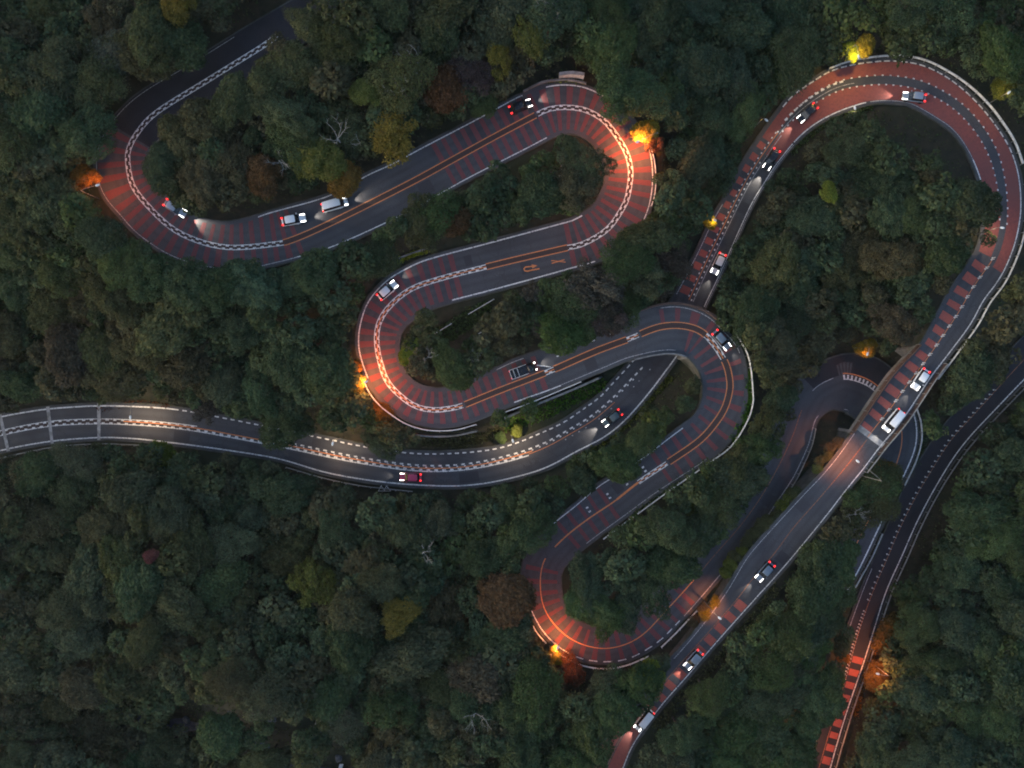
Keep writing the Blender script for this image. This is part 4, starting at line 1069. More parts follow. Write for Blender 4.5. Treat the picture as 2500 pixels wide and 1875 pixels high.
NOTABLE = [
 (962,338,4.6,9,'yellow','loose','yellow-leaved tree overhanging the long upper straight'),
 (895,232,2.7,9,'yellow-green','broadleaf','small pale yellow-green tree left of the upper hairpin slope'),
 (780,392,4.0,9,'yellow-green','broadleaf','light green tree above the two white cars'),
 (832,435,3.0,7,'orange','broadleaf','low orange-brown tree at the road edge above the white van'),
 (645,428,3.8,8,'rust','broadleaf','rust-red tree inside the upper left bend'),
 (1085,225,4.2,9,'rust','broadleaf','rust-brown tree left of the dark car'),
 (1152,188,3.6,9,'purple-brown','broadleaf','dull purple tree above the dark car'),
 (1218,150,2.8,9,'yellow','loose','narrow yellow tree above the upper hairpin'),
 (1295,95,3.4,10,'yellow-green','loose','thin yellowish tree near the top edge'),
 (1192,262,2.6,6,'green','broadleaf','bright green tree touching the road beside the dark car'),
 (375,95,4.8,10,'olive','evergreen','large olive-green tree left of the dark road'),
 (440,12,3.4,10,'yellow','broadleaf','yellow tree at the top edge left of the dark road'),
 (760,1420,4.6,10,'yellow-green','loose','big yellow-green tree in the lower left forest'),
 (398,1112,3.0,5,'lime','broadleaf','bright green bush-like tree just below the left road'),
 (1000,858,2.1,6,'lime','broadleaf','small lime tree inside the middle hairpin'),
 (1105,540,3.4,7,'rust','broadleaf','rust-brown tree below the long upper straight'),
 (1462,690,5.0,9,'purple-brown','loose','purple-brown tree in the middle of the switchbacks'),
 (1510,775,3.6,8,'purple-brown','loose','lower purple-brown tree near the underpass bend'),
 (1575,660,4.0,9,'grey-green','loose','grey leafed tree west of the striped road'),
 (1238,1455,4.8,9,'rust','broadleaf','red-brown tree left of the lowest hairpin'),
 (972,1502,3.6,9,'yellow','broadleaf','dull yellow tree in the lower middle forest'),
 (1795,1155,3.8,8,'olive','broadleaf','olive round tree on the bank right of the long guardrail'),
 (1580,1652,3.0,7,'lime','broadleaf','lime tree between the lowest hairpin and bridge road'),
 (368,1358,1.3,9,'crimson','broadleaf','small crimson tree in the lower left forest'),
 (906,1756,1.1,8,'crimson','broadleaf','tiny red tree at the bottom left of centre'),
 (2020,470,1.9,10,'lime','broadleaf','small lime crown inside the red loop'),
 (2160,1150,3.8,6,'orange','broadleaf','orange-brown tree under the right side of the bridge road'),
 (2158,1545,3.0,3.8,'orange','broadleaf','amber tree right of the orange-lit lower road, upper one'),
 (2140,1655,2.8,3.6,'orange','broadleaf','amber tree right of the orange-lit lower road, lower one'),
 (1440,820,3.0,7,'green','broadleaf','green tree at the road edge left of the underpass'),
 (2365,500,5.0,8,'dark green','evergreen','dark green tree covering the inner edge of the loop'),
 (500,1000,3.0,7,'purple-brown','loose','purplish tree reaching over the left road'),
 (705,1050,4.5,9,'dark green','evergreen','dark green tree reaching over the left road before the pink car'),
 (938,1092,3.0,7,'dark green','evergreen','small dark green tree over the road edge above the pink car'),
]
for a in NOTABLE: put(*a[:6], a[6])

OVER = [(1395,1395,4.3),(1395,1465,3.4),(1440,1510,3.8),(1500,1518,3.8),(1552,1492,3.8),(1600,1440,4.2),(1645,1385,4.3),(1695,1308,4.5),(1752,1240,4.5),(1803,1168,4.5),(1846,1098,4),(1876,1035,3.6),(1905,975,3.0),
 (1290,1298,5),(2105,1165,4.0),(2072,1235,4.4),(2038,1310,4.8),(2003,1388,4.8),(1962,1463,4.8),(1920,1540,5),(1878,1620,5),(1835,1700,5),(1790,1780,5),(1755,1850,5),(2030,1545,4.0),(2003,1628,4.4),(1958,1700,4.6),(1922,1770,4.5),(1885,1845,4.5),(2128,1222,3.4),(1985,1760,3.6),(1945,1840,4.0),(2075,1480,3.4),(2130,1390,2.6),(2050,1500,3.6),
 (448,108,4.4),(378,160,4.3),(280,225,4.6),(215,335,5),(725,160,4.5),(650,215,4.5),(575,258,4.5),(505,298,4),(440,335,3.4),(300,640,4.5),(375,672,4.5),(455,690,4.5),(540,702,4.5),(620,700,4.4),(692,682,3.4),(752,668,4.4),
 (1560,1668,4.4),(1500,1740,4.4),(1450,1800,4.4),(1408,1862,4),(2078,1535,3.0),(2098,1465,3.0),(1490,212,5),(1548,262,4.4),(1574,580,4),(1525,640,4.2),(1360,818,4.4),(1480,775,3.8),(1530,755,3.8),(1572,736,3.2),
 (370,405,3.4),(1000,545,4.2),(1055,510,4.2),(1440,395,4.4),(1430,455,4.4),(1385,365,4.2),(2390,585,4.2),(2345,645,4.0),(1320,470,4.5),(1640,960,3.2),(1670,920,3.0),(1640,1010,3.6),(1560,1080,3.8),(1500,1130,4.0)]
for _s in np.arange(RA.s_at(2175, 1165), RA.s_at(1800, 1885), 30):
    for _o, _r in ((-52, 4.6), (56, 4.2)):
        _x, _y = RA.px(_s, _o); _x, _y = 1250 + (_x - 1250) * 1.055, 937 + (_y - 937) * 1.055
        OVER.append((float(_x), float(_y), _r + float(rng.uniform(-.4, .8))))
for _s in np.arange(RA.s_at(700, 72), RA.s_at(330, 330), 36):
    for _o, _r in ((-100, 3.8), (66, 3.8)):
        _x, _y = RA.px(_s, _o); OVER.append((float(1250 + (_x - 1250) * 1.06), float(937 + (_y - 937) * 1.06), _r))
for ox, oy, orr in OVER:
    c, kind = palette(ox, oy)
    put(ox, oy, orr, orr * 0.9 + 4.5, c, kind, clear=1.0)

# dart throwing, largest crowns first
for r, n in ((4.9, 260), (4.2, 600), (3.7, 1500), (3.2, 3000), (2.8, 3000)):
    for _ in range(n):
        if len(TREES) >= 300: break
        px, py = rng.uniform(-20, 2520), rng.uniform(-20, 1895)
        rr = r * rng.uniform(0.88, 1.12); hh = rr * rng.uniform(0.7, 1.0) + rng.uniform(4.0, 6.0)
        if not (0 < px < 2500 and 0 < py < 1875): continue
        q = try_tree(px, py, rr, hh, gap=0.56)
        if q is None: continue
        c, kind = palette(px, py)
        TREES.append((make_tree(*q, c, kind), c, kind, px, py, q[2], None))

# labels that single each tree out: colour, place, then order from the left
ORD = ['leftmost', 'second', 'third', 'fourth', 'fifth', 'sixth', 'seventh', 'eighth', 'ninth', 'tenth', 'eleventh', 'twelfth', 'thirteenth', 'fourteenth', 'fifteenth', 'sixteenth', 'seventeenth', 'eighteenth', 'nineteenth', 'twentieth']
KW = {'evergreen': 'dense', 'broadleaf': 'rounded', 'loose': 'open-crowned'}
groups = {}
for t in TREES:
    z = zone_of(t[3], t[4])
    if t[6]:
        tag(t[0], t[6], 'tree', 'trees ' + z)
    else: groups.setdefault((t[1], t[2], z), []).append(t)
for (c, k, z), ts in groups.items():
    ts.sort(key=lambda t: t[3])
    for i, t in enumerate(ts):
        if len(ts) == 1: lab = f'{c} {KW[k]} tree {z}, only one there'
        elif i == 0: lab = f'leftmost {c} {KW[k]} tree {z}'
        elif i == len(ts) - 1: lab = f'rightmost {c} {KW[k]} tree {z}'
        else: lab = f'{ORD[i]} {c} {KW[k]} tree from left {z}'
        tag(t[0], lab, 'tree', 'trees ' + z)

# the rest of the forest, gaps and beyond the frame: one mass of smaller crowns
FV = []; FT = []
def mass_crown(x, y, z, r, h, col):
    V, t = LOWPOLY[rng.integers(len(LOWPOLY))]
    a = rng.uniform(0, 6.28); ca, sa = math.cos(a), math.sin(a)
    Q = V * np.array([r * rng.uniform(.85, 1.2), r * rng.uniform(.85, 1.2), r * 0.75])
    W = np.stack([Q[..., 0] * ca - Q[..., 1] * sa + x, Q[..., 0] * sa + Q[..., 1] * ca + y, Q[..., 2] + z + h - 0.55 * r], -1)
    FV.append(W); FT.append(t * (np.array(COLS[col]) * 0.65 + MEANC * 0.35) * 0.88 * rng.uniform(0.85, 1.12))
cnt = 0
for r, n in ((3.6, 1500), (2.8, 5000), (2.1, 8000), (1.6, 8000)):
    for _ in range(n):
        px, py = (rng.uniform(-260, 2760), rng.uniform(-230, 2105)) if rng.random() < 0.3 else (rng.uniform(0, 2500), rng.uniform(0, 1875))
        inside = 0 < px < 2500 and 0 < py < 1875
        if cnt > 1500: break
        rr = r * rng.uniform(0.85, 1.15); hh = rr * rng.uniform(0.9, 1.2) + rng.uniform(3.0, 5.5)
        q = try_tree(px, py, rr, hh, gap=0.50)
        if q is None: continue
        c, _k = palette(px, py); mass_crown(q[0], q[1], tz(q[0], q[1]), rr, hh, c); cnt += 1
fm = link('forest_canopy', quadmesh('forest_canopy', np.concatenate(FV), np.concatenate(FT)), None, M['leaf'])
tag(fm, 'smaller tree crowns filling the gaps of the forest all around', 'forest', kind='stuff')

# undergrowth and grass verges
def scatter_leaves(name, X, Y, Z, cols, size, up, label, cat, hgt):
    n = len(X)
    P = np.stack([X, Y, Z + rng.uniform(0.02, 1, n) * hgt], 1)
    nrm = rng.normal(size=(n, 3)) * 0.6; nrm[:, 2] += up; nrm /= np.linalg.norm(nrm, axis=1)[:, None]
    a = np.cross(nrm, rng.normal(size=(n, 3))); a /= np.linalg.norm(a, axis=1)[:, None]; b = np.cross(nrm, a)
    L = size * rng.uniform(0.6, 1.4, n)[:, None]; W = L * rng.uniform(0.4, 0.7, n)[:, None]
    o = link(name, quadmesh(name, np.stack([P - a * L, P + b * W, P + a * L, P - b * W], 1), cols), None, M['leaf'])
    tag(o, label, cat, kind='stuff'); return o

n = 150000
n = 210000
X = rng.uniform(-128, 128, n); Y = rng.uniform(-98, 98, n)
cl = noise2(X, Y, 21, 14, 2.2, 9.0) + 0.35 * rng.normal(size=n) * 0.3
ok = cl > -0.08
X, Y, cl = X[ok], Y[ok], cl[ok]
mind = np.empty(len(X))
c2 = cloud[:, :2]
# coarse grid of the distance to the roads
hx, hy = np.arange(-132, 132.1, 1.0), np.arange(-102, 102.1, 1.0)
HX, HY = np.meshgrid(hx, hy); HD = np.empty(HX.size); f1, f2 = HX.ravel(), HY.ravel()
for a in range(0, HX.size, 3000):
    HD[a:a + 3000] = np.sqrt(((f1[a:a + 3000, None] - c2[None, :, 0])**2 + (f2[a:a + 3000, None] - c2[None, :, 1])**2).min(1))
HD = HD.reshape(HX.shape)
def rdist(x, y):
    i = np.clip(((x - hx[0])).astype(int), 0, len(hx) - 2); j = np.clip((y - hy[0]).astype(int), 0, len(hy) - 2)
    u = x - hx[i]; v = y - hy[j]
    return (HD[j, i] * (1 - u) + HD[j, i + 1] * u) * (1 - v) + (HD[j + 1, i] * (1 - u) + HD[j + 1, i + 1] * u) * v
dd = rdist(X, Y); ok = dd > 1.35
X, Y, cl, dd = X[ok], Y[ok], cl[ok], dd[ok]
base = np.where((rng.random(len(X)) < 0.5)[:, None], np.array(COLS['green']), np.array(COLS['olive'])) * rng.uniform(0.55, 1.15, len(X))[:, None]
scatter_leaves('undergrowth', X, Y, tzv(X, Y), base, 0.20, 0.7, 'low shrubs and ferns covering the forest floor', 'undergrowth', np.clip(cl * 2.5, 0.15, 1.6))
# grass on the banks
def bank(pts, width, n, col, hgt=0.35):
    Q, _ = catmull(pts, 3.0)
    i = rng.integers(0, len(Q) - 1, n); t = np.gradient(Q, axis=0); t /= np.linalg.norm(t, axis=1)[:, None]
    o = rng.uniform(-width / 2, width / 2, n)
    px = Q[i, 0] - t[i, 1] * o + rng.normal(0, 2, n); py = Q[i, 1] + t[i, 0] * o + rng.normal(0, 2, n)
    XY = np.array([solve_ground(a, b, 0.2) for a, b in zip(px, py)])
    k = rdist(XY[:, 0], XY[:, 1]) > 0.42
    return XY[k], np.array(COLS[col]) * rng.uniform(0.55, 1.35, k.sum())[:, None]
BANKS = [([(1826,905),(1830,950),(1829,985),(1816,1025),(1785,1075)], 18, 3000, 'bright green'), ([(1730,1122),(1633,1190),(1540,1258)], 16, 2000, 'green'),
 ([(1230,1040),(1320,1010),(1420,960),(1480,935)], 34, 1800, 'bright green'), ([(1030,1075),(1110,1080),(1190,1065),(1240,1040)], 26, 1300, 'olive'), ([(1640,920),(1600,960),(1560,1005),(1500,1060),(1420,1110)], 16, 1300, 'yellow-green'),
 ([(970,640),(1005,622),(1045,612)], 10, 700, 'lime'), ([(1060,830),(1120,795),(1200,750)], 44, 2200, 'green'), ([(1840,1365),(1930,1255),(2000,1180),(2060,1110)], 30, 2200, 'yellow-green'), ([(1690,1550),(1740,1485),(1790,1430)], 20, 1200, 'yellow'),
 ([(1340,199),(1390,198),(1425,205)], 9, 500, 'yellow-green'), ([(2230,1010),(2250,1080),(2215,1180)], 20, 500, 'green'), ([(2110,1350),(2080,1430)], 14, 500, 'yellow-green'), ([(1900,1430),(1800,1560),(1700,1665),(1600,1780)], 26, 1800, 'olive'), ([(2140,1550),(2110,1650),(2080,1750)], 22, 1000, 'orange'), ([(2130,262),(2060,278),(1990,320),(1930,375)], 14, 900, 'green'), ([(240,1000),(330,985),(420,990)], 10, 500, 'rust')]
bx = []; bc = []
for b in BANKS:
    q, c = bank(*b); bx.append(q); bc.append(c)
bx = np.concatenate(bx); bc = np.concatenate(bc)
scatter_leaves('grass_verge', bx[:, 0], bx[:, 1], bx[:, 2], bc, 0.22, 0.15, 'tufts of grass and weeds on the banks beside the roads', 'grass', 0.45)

# ------------------------------------------------------------------ bare trees
def bare_tree(px, py, h, spread, label, seed):
    r = random.Random(seed); x, y, z = solve_ground(px, py, h * 0.9)
    if not world_ok(x, y, 0.6): return
    root = empty('bare_tree', (x, y, z)); tag(root, label, 'bare tree', 'leafless pale trees')
    link('trunk', MB().tube([(0, 0, -0.4), (0.1, 0.05, h * 0.4), (0, 0.1, h * 0.72)], [0.24, 0.17, 0.12], 7).mesh('trunk', True), root, M['pale_bark'])
    for k in range(7):
        a = r.uniform(0, 6.28); z0 = h * r.uniform(0.5, 0.72); L = spread * r.uniform(0.55, 1.0); m = MB()
        p = Vector((0, 0.1, z0)); pts = [p.copy()]; d = Vector((math.cos(a), math.sin(a), 0.55))
        for j in range(4):
            d = (d + Vector((r.uniform(-.5, .5), r.uniform(-.5, .5), r.uniform(-.1, .3)))).normalized(); p = p + d * L / 4; pts.append(p.copy())
            if j > 0:
                for _ in range(2):
                    e = (d + Vector((r.uniform(-1, 1), r.uniform(-1, 1), r.uniform(-.2, .4)))).normalized()
                    m.tube([p, p + e * L * 0.17, p + e * L * 0.17 + (e + Vector((r.uniform(-.6, .6), r.uniform(-.6, .6), 0.1))).normalized() * L * .17], [0.034, 0.022, 0.010], 4)
        m.tube(pts, [0.07, 0.06, 0.045, 0.03, 0.014], 5)
        link('branch', m.mesh('branch', True), root, M['pale_bark'])
bare_tree(815, 328, 12, 4.2, 'leafless pale tree above the two white cars', 1)
bare_tree(965, 215, 12.5, 3.8, 'leafless pale tree left of the rust-brown tree', 2)
bare_tree(1012, 140, 13, 3.6, 'leafless pale tree near the top edge left of centre', 3)
bare_tree(1374, 398, 10, 2.0, 'small white dead tree inside the upper hairpin', 4)
bare_tree(1042, 872, 9, 2.4, 'leafless tree beside the lime tree', 5)
bare_tree(1165, 862, 9.5, 2.4, 'thin leafless tree inside the middle hairpin', 6)
bare_tree(1790, 806, 11, 3.0, 'leafless white tree just right of the underpass hairpin', 7)
bare_tree(1028, 1360, 12, 3.2, 'leafless tree in the forest below the pink car', 8)
bare_tree(1155, 1765, 12, 4.0, 'leafless tree at the bottom centre', 9)
bare_tree(672, 385, 11, 3.0, 'leafless tree above the rust-red tree', 10)
bare_tree(1370, 8, 13, 4.5, 'leafless tree cut by the top edge above the upper hairpin', 11)
bare_tree(2100, 1262, 9, 2.6, 'pale leafless tree between bridge road and dark road', 12)

# ------------------------------------------------------------------ stream at the lower left
Q = []
for k in range(len(STREAM)):
    Q.append(proj(STREAM[k][0], STREAM[k][1], 0.0))
SW, _ = catmull(Q, 14.0); V = []; F = []
for i, p in enumerate(SW):
    t = SW[min(i + 1, len(SW) - 1)] - SW[max(i - 1, 0)]; t = t / np.linalg.norm(t); nn = np.array([-t[1], t[0]]) * (13 + 4 * math.sin(i * 0.9))
    x, y, _z = unp(p[0], p[1], 0.0); zc = tz(x, y) + 0.22
    V += [(*unp(p[0] + nn[0], p[1] + nn[1], 0)[:2], zc), (*unp(p[0] - nn[0], p[1] - nn[1], 0)[:2], zc)]
for i in range(len(SW) - 1): F.append((2 * i, 2 * i + 1, 2 * i + 3, 2 * i + 2))
st = link('stream', pymesh('stream', V, F), None, M['water']); tag(st, 'narrow dark stream in the gully at the lower left', 'stream', kind='structure')
def boulder(px, py, s, label, mat='rock', seed=0):
    r = random.Random(seed); x, y, z = solve_ground(px, py, 0.2)
    import bmesh
    bm = bmesh.new(); bmesh.ops.create_icosphere(bm, subdivisions=2, radius=1.0)
    for v in bm.verts: v.co *= 0.8 + 0.4 * r.random()
    for v in bm.verts: v.co.z *= 0.6
    me = bpy.data.meshes.new('boulder'); bm.to_mesh(me); bm.free()
    o = link('boulder', me, None, M[mat]); o.location = (x, y, z + 0.1); o.scale = (s, s * 0.8, s); o.rotation_euler = (0, 0, r.uniform(0, 6)); tag(o, label, 'boulder', 'boulders in the stream')
for i, (px, py, s, l) in enumerate([(382,1742,1.3,'pale boulder at the upper end of the stream'),(400,1730,0.8,'small boulder above the pale stream boulder'),(455,1757,0.9,'low boulder in the middle of the stream'),(560,1742,0.8,'boulder right of the middle of the stream'),(664,1758,1.0,'boulder where the stream bends down'),(780,1772,1.3,'grey boulder on the bank right of the stream'),(800,1790,0.9,'second grey boulder on the bank right of the stream'),(826,1850,1.0,'boulder beside the white cascade')]):
    boulder(px, py, s, l, 'rock', i)
V, F = flat_poly([(842, 1852), (836, 1860), (833, 1868), (830, 1880)], 9, tz(*unp(836, 1862, 0)[:2]) + 0.45)
ca = link('cascade', pymesh('cascade', V, F), None, M['foam']); tag(ca, 'small white cascade at the bottom edge', 'cascade', kind='structure')

# ------------------------------------------------------------------ street lamps
def street_lamp(px, py, label, kind, power, h=7.0, rd=None, out=None, reach=1.9, spot=None, bulge=0.0):
    if rd is None: rd, i, _ = near_road(px, py)
    else: i = int(np.argmin((rd.P[:, 0] - px)**2 + (rd.P[:, 1] - py)**2))
    z = rd.z[i]; X, Y, Z = unp(px, py, z + h)
    c = Vector(rd.pt(rd.s[i], 0)); d = Vector((X - c.x, Y - c.y, 0))
    n = Vector((rd.N[i, 0], -rd.N[i, 1], 0)); side = 1 if d.dot(n) >= 0 else -1
    if out: side = out
    n = n * side; n.normalize()
    e = (rd.eL[i] if side > 0 else rd.eR[i]); E = Vector(rd.pt(rd.s[i], side * (e + 6)))
    head = Vector((X, Y, z + h)); gap = (E - head).dot(n)
    base = head + n * max(gap, 0.7); base.z = z - 0.4
    root = empty('street_lamp', base); tag(root, label, 'street lamp', 'street lamps along the roads')
    hv = head - base
    link('pole', MB().tube([(0, 0, -0.6), (0, 0, hv.z * 0.93)], [0.09, 0.055], 8).mesh('pole', True), root, M['pole'])
    link('arm', MB().tube([(0, 0, hv.z * 0.92), tuple(Vector((hv.x * .25, hv.y * .25, hv.z * 0.985))), tuple(Vector((hv.x * 0.8, hv.y * 0.8, hv.z + 0.02)))], [0.05, 0.045, 0.04], 7).mesh('arm', True), root, M['pole'])
    rings = []
    ang = math.atan2(-n.y, -n.x)
    for t in np.linspace(-1, 1, 9):
        w = math.sqrt(max(0.02, 1 - t * t)); ring = []
        for k in range(10):
            a = 2 * math.pi * k / 10; ly, lz = 0.21 * w * math.cos(a), 0.11 * w * math.sin(a)
            ring.append((hv.x + t * 0.42 * math.cos(ang) - ly * math.sin(ang), hv.y + t * 0.42 * math.sin(ang) + ly * math.cos(ang), hv.z + max(lz, -0.03)))
        rings.append(ring)
    hd = link('lamp_head', MB().loft(rings).mesh('lamp_head', True), root, M['lamp_cap'])
    lens = MB().box((hv.x, hv.y, hv.z - 0.045), (0.5, 0.24, 0.03), ang)
    link('lens', lens.mesh('lens'), hd, M['sodium' if kind != 'warm' else 'warm'])
    pt_ = kind != 'warm' and spot is None
    L = bpy.data.lights.new('lamp_light', 'POINT' if pt_ else 'SPOT'); L.energy = power * (0.5 if pt_ else 0.36); L.shadow_soft_size = 0.12
    L.color = {'sodium': (1.0, 0.30, 0.09), 'warm': (1.0, 0.72, 0.42), 'yellow': (1.0, 0.62, 0.12)}[kind]
    if not pt_: L.spot_size = R(spot or 142); L.spot_blend = 1.0
    lo = bpy.data.objects.new('lamp_light', L); lo.parent = root; lo.location = (hv.x, hv.y, hv.z - 0.12); COL.objects.link(lo)
    return root, head

def shrub(px, py, r, h, col, label, kind='broadleaf', zabs=None):
    x, y, z = solve_ground(px, py, h - 0.5 * r)
    root = empty('shrub', (x, y, z - 0.05)); tag(root, label, 'shrub', 'shrubs beside the street lamps')
    me = CROWN[kind][int(abs(px + py)) % len(CROWN[kind])][0]
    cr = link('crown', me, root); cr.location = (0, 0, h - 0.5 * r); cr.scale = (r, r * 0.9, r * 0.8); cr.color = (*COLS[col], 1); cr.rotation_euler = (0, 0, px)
    tk = link('stem', TRUNK[int(px) % 4], root); tk.scale = (r * 0.6, r * 0.6, h * 0.85)
    return root

street_lamp(238, 452, 'street lamp in the foliage left of the upper left bend', 'sodium', 1300, rd=RA, out=-1, h=5.5)
street_lamp(1557, 346, 'street lamp lighting the upper hairpin red', 'sodium', 7500, rd=RA, out=1, h=5.5)
street_lamp(893, 932, 'street lamp lighting the middle hairpin orange', 'sodium', 5400, rd=RA, out=-1, h=5.5)
street_lamp(1362, 1581, 'street lamp lighting the lowest hairpin orange', 'sodium', 3900, rd=RA, out=-1, h=5.0)
street_lamp(2118, 864, 'street lamp above the dark hairpin beside the bridge', 'sodium', 300, rd=RA, out=1, h=6)
street_lamp(2096, 138, 'street lamp at the top of the red loop', 'yellow', 1600, rd=RB, out=1)
street_lamp(2463, 226, 'street lamp outside the right shoulder of the red loop', 'yellow', 260, rd=RB, out=1, h=6)
street_lamp(318, 1019, 'leftmost street lamp with a white head over the left road', 'warm', 3200, rd=RB, out=1)
street_lamp(812, 1083, 'street lamp with a white head over the road left of centre', 'warm', 3200, rd=RB, out=1)
street_lamp(1252, 1076, 'street lamp beside yellow-lit weeds near the picture centre', 'warm', 3600, rd=RB, out=1)
street_lamp(2094, 1126, 'street lamp over the pinkish road just below the bridge', 'sodium', 7000, rd=RB, out=1, spot=88)
street_lamp(1757, 1509, 'street lamp beside the yellow verge of the lower bridge road', 'sodium', 6500, rd=RB, out=-1, spot=66)
street_lamp(2143, 1645, 'street lamp among amber trees right of the lower road', 'sodium', 3600, rd=RC, out=1, h=8)
street_lamp(1980, 1838, 'street lamp at the bottom edge left of the lower road', 'sodium', 4200, rd=RC, out=-1, h=6)
street_lamp(1745, 537, 'street lamp left of the striped road', 'yellow', 380, rd=RB, out=1, h=5)
street_lamp(1871, 293, 'small street lamp left of the red loop', 'yellow', 250, rd=RB, out=1, h=5)
street_lamp(2087, 263, 'small street lamp on the inner edge of the red loop', 'warm', 350, rd=RB, out=-1, h=5)
street_lamp(2447, 556, 'street lamp by the inner edge on the right side of the loop', 'warm', 1800, rd=RB, out=-1, h=6)

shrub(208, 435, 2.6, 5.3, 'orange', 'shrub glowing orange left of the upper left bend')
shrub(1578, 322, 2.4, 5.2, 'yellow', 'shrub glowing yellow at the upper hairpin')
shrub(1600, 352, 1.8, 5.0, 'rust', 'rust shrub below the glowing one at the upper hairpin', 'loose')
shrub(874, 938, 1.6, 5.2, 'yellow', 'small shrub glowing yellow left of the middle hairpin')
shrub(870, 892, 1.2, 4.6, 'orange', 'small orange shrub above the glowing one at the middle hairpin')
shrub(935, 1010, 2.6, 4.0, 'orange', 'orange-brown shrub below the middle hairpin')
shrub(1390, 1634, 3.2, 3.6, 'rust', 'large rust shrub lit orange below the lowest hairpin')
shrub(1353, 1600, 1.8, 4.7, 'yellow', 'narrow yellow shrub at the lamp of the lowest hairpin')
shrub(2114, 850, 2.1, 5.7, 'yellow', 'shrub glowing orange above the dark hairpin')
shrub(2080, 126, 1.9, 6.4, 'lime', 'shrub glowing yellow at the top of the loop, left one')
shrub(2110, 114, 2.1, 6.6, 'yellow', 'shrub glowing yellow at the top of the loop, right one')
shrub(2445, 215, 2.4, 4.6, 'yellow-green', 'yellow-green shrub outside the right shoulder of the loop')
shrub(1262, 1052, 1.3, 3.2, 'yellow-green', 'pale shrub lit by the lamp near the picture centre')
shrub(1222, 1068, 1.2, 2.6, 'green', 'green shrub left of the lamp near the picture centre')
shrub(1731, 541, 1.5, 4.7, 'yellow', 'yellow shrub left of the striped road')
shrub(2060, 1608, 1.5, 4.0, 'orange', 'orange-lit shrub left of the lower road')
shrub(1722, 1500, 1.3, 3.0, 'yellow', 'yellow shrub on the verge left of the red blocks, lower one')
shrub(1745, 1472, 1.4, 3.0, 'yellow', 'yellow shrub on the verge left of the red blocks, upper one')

k_ = 0
for s_ in np.arange(RB.s_at(2085, 1112), RB.s_at(1712, 1562), 21):
    off_ = -(float(RB.ev(RB.eR, s_)) + rng.uniform(10, 19)); bx_, by_, bz_ = RB.pt(s_, off_)
    if ((np.array([RA.pt(q, -float(RA.ev(RA.eR, q)))[:2] for q in RA.s[::2]]) - np.array((bx_, by_)))**2).sum(1).min() < 0.35: continue
    zg = tz(bx_, by_); r_ = rng.uniform(0.95, 1.45); c_ = ('olive', 'yellow-green', 'olive', 'green', 'brownish')[int(rng.integers(5))]
    root = empty('shrub', (bx_, by_, zg - 0.1))
    tag(root, f'{c_} shrub on the bank beside the long pinkish road, {ORD[k_] if k_ else "first"} from the bridge' if k_ < 20 else f'{c_} shrub low on the bank beside the pinkish road', 'shrub', 'shrubs on the bank left of the pinkish road')
    h_ = max(r_ * 1.1, bz_ - zg + 0.1)
    cr = link('crown', CROWN['broadleaf'][k_ % 6][0], root); cr.location = (0, 0, h_ - 0.5 * r_); cr.scale = (r_, r_, r_ * 0.8); cr.color = (*COLS[c_], 1); cr.rotation_euler = (0, 0, float(k_))
    tk = link('stem', TRUNK[k_ % 4], root); tk.scale = (r_ * 0.5, r_ * 0.5, h_ * 0.85)
    k_ += 1

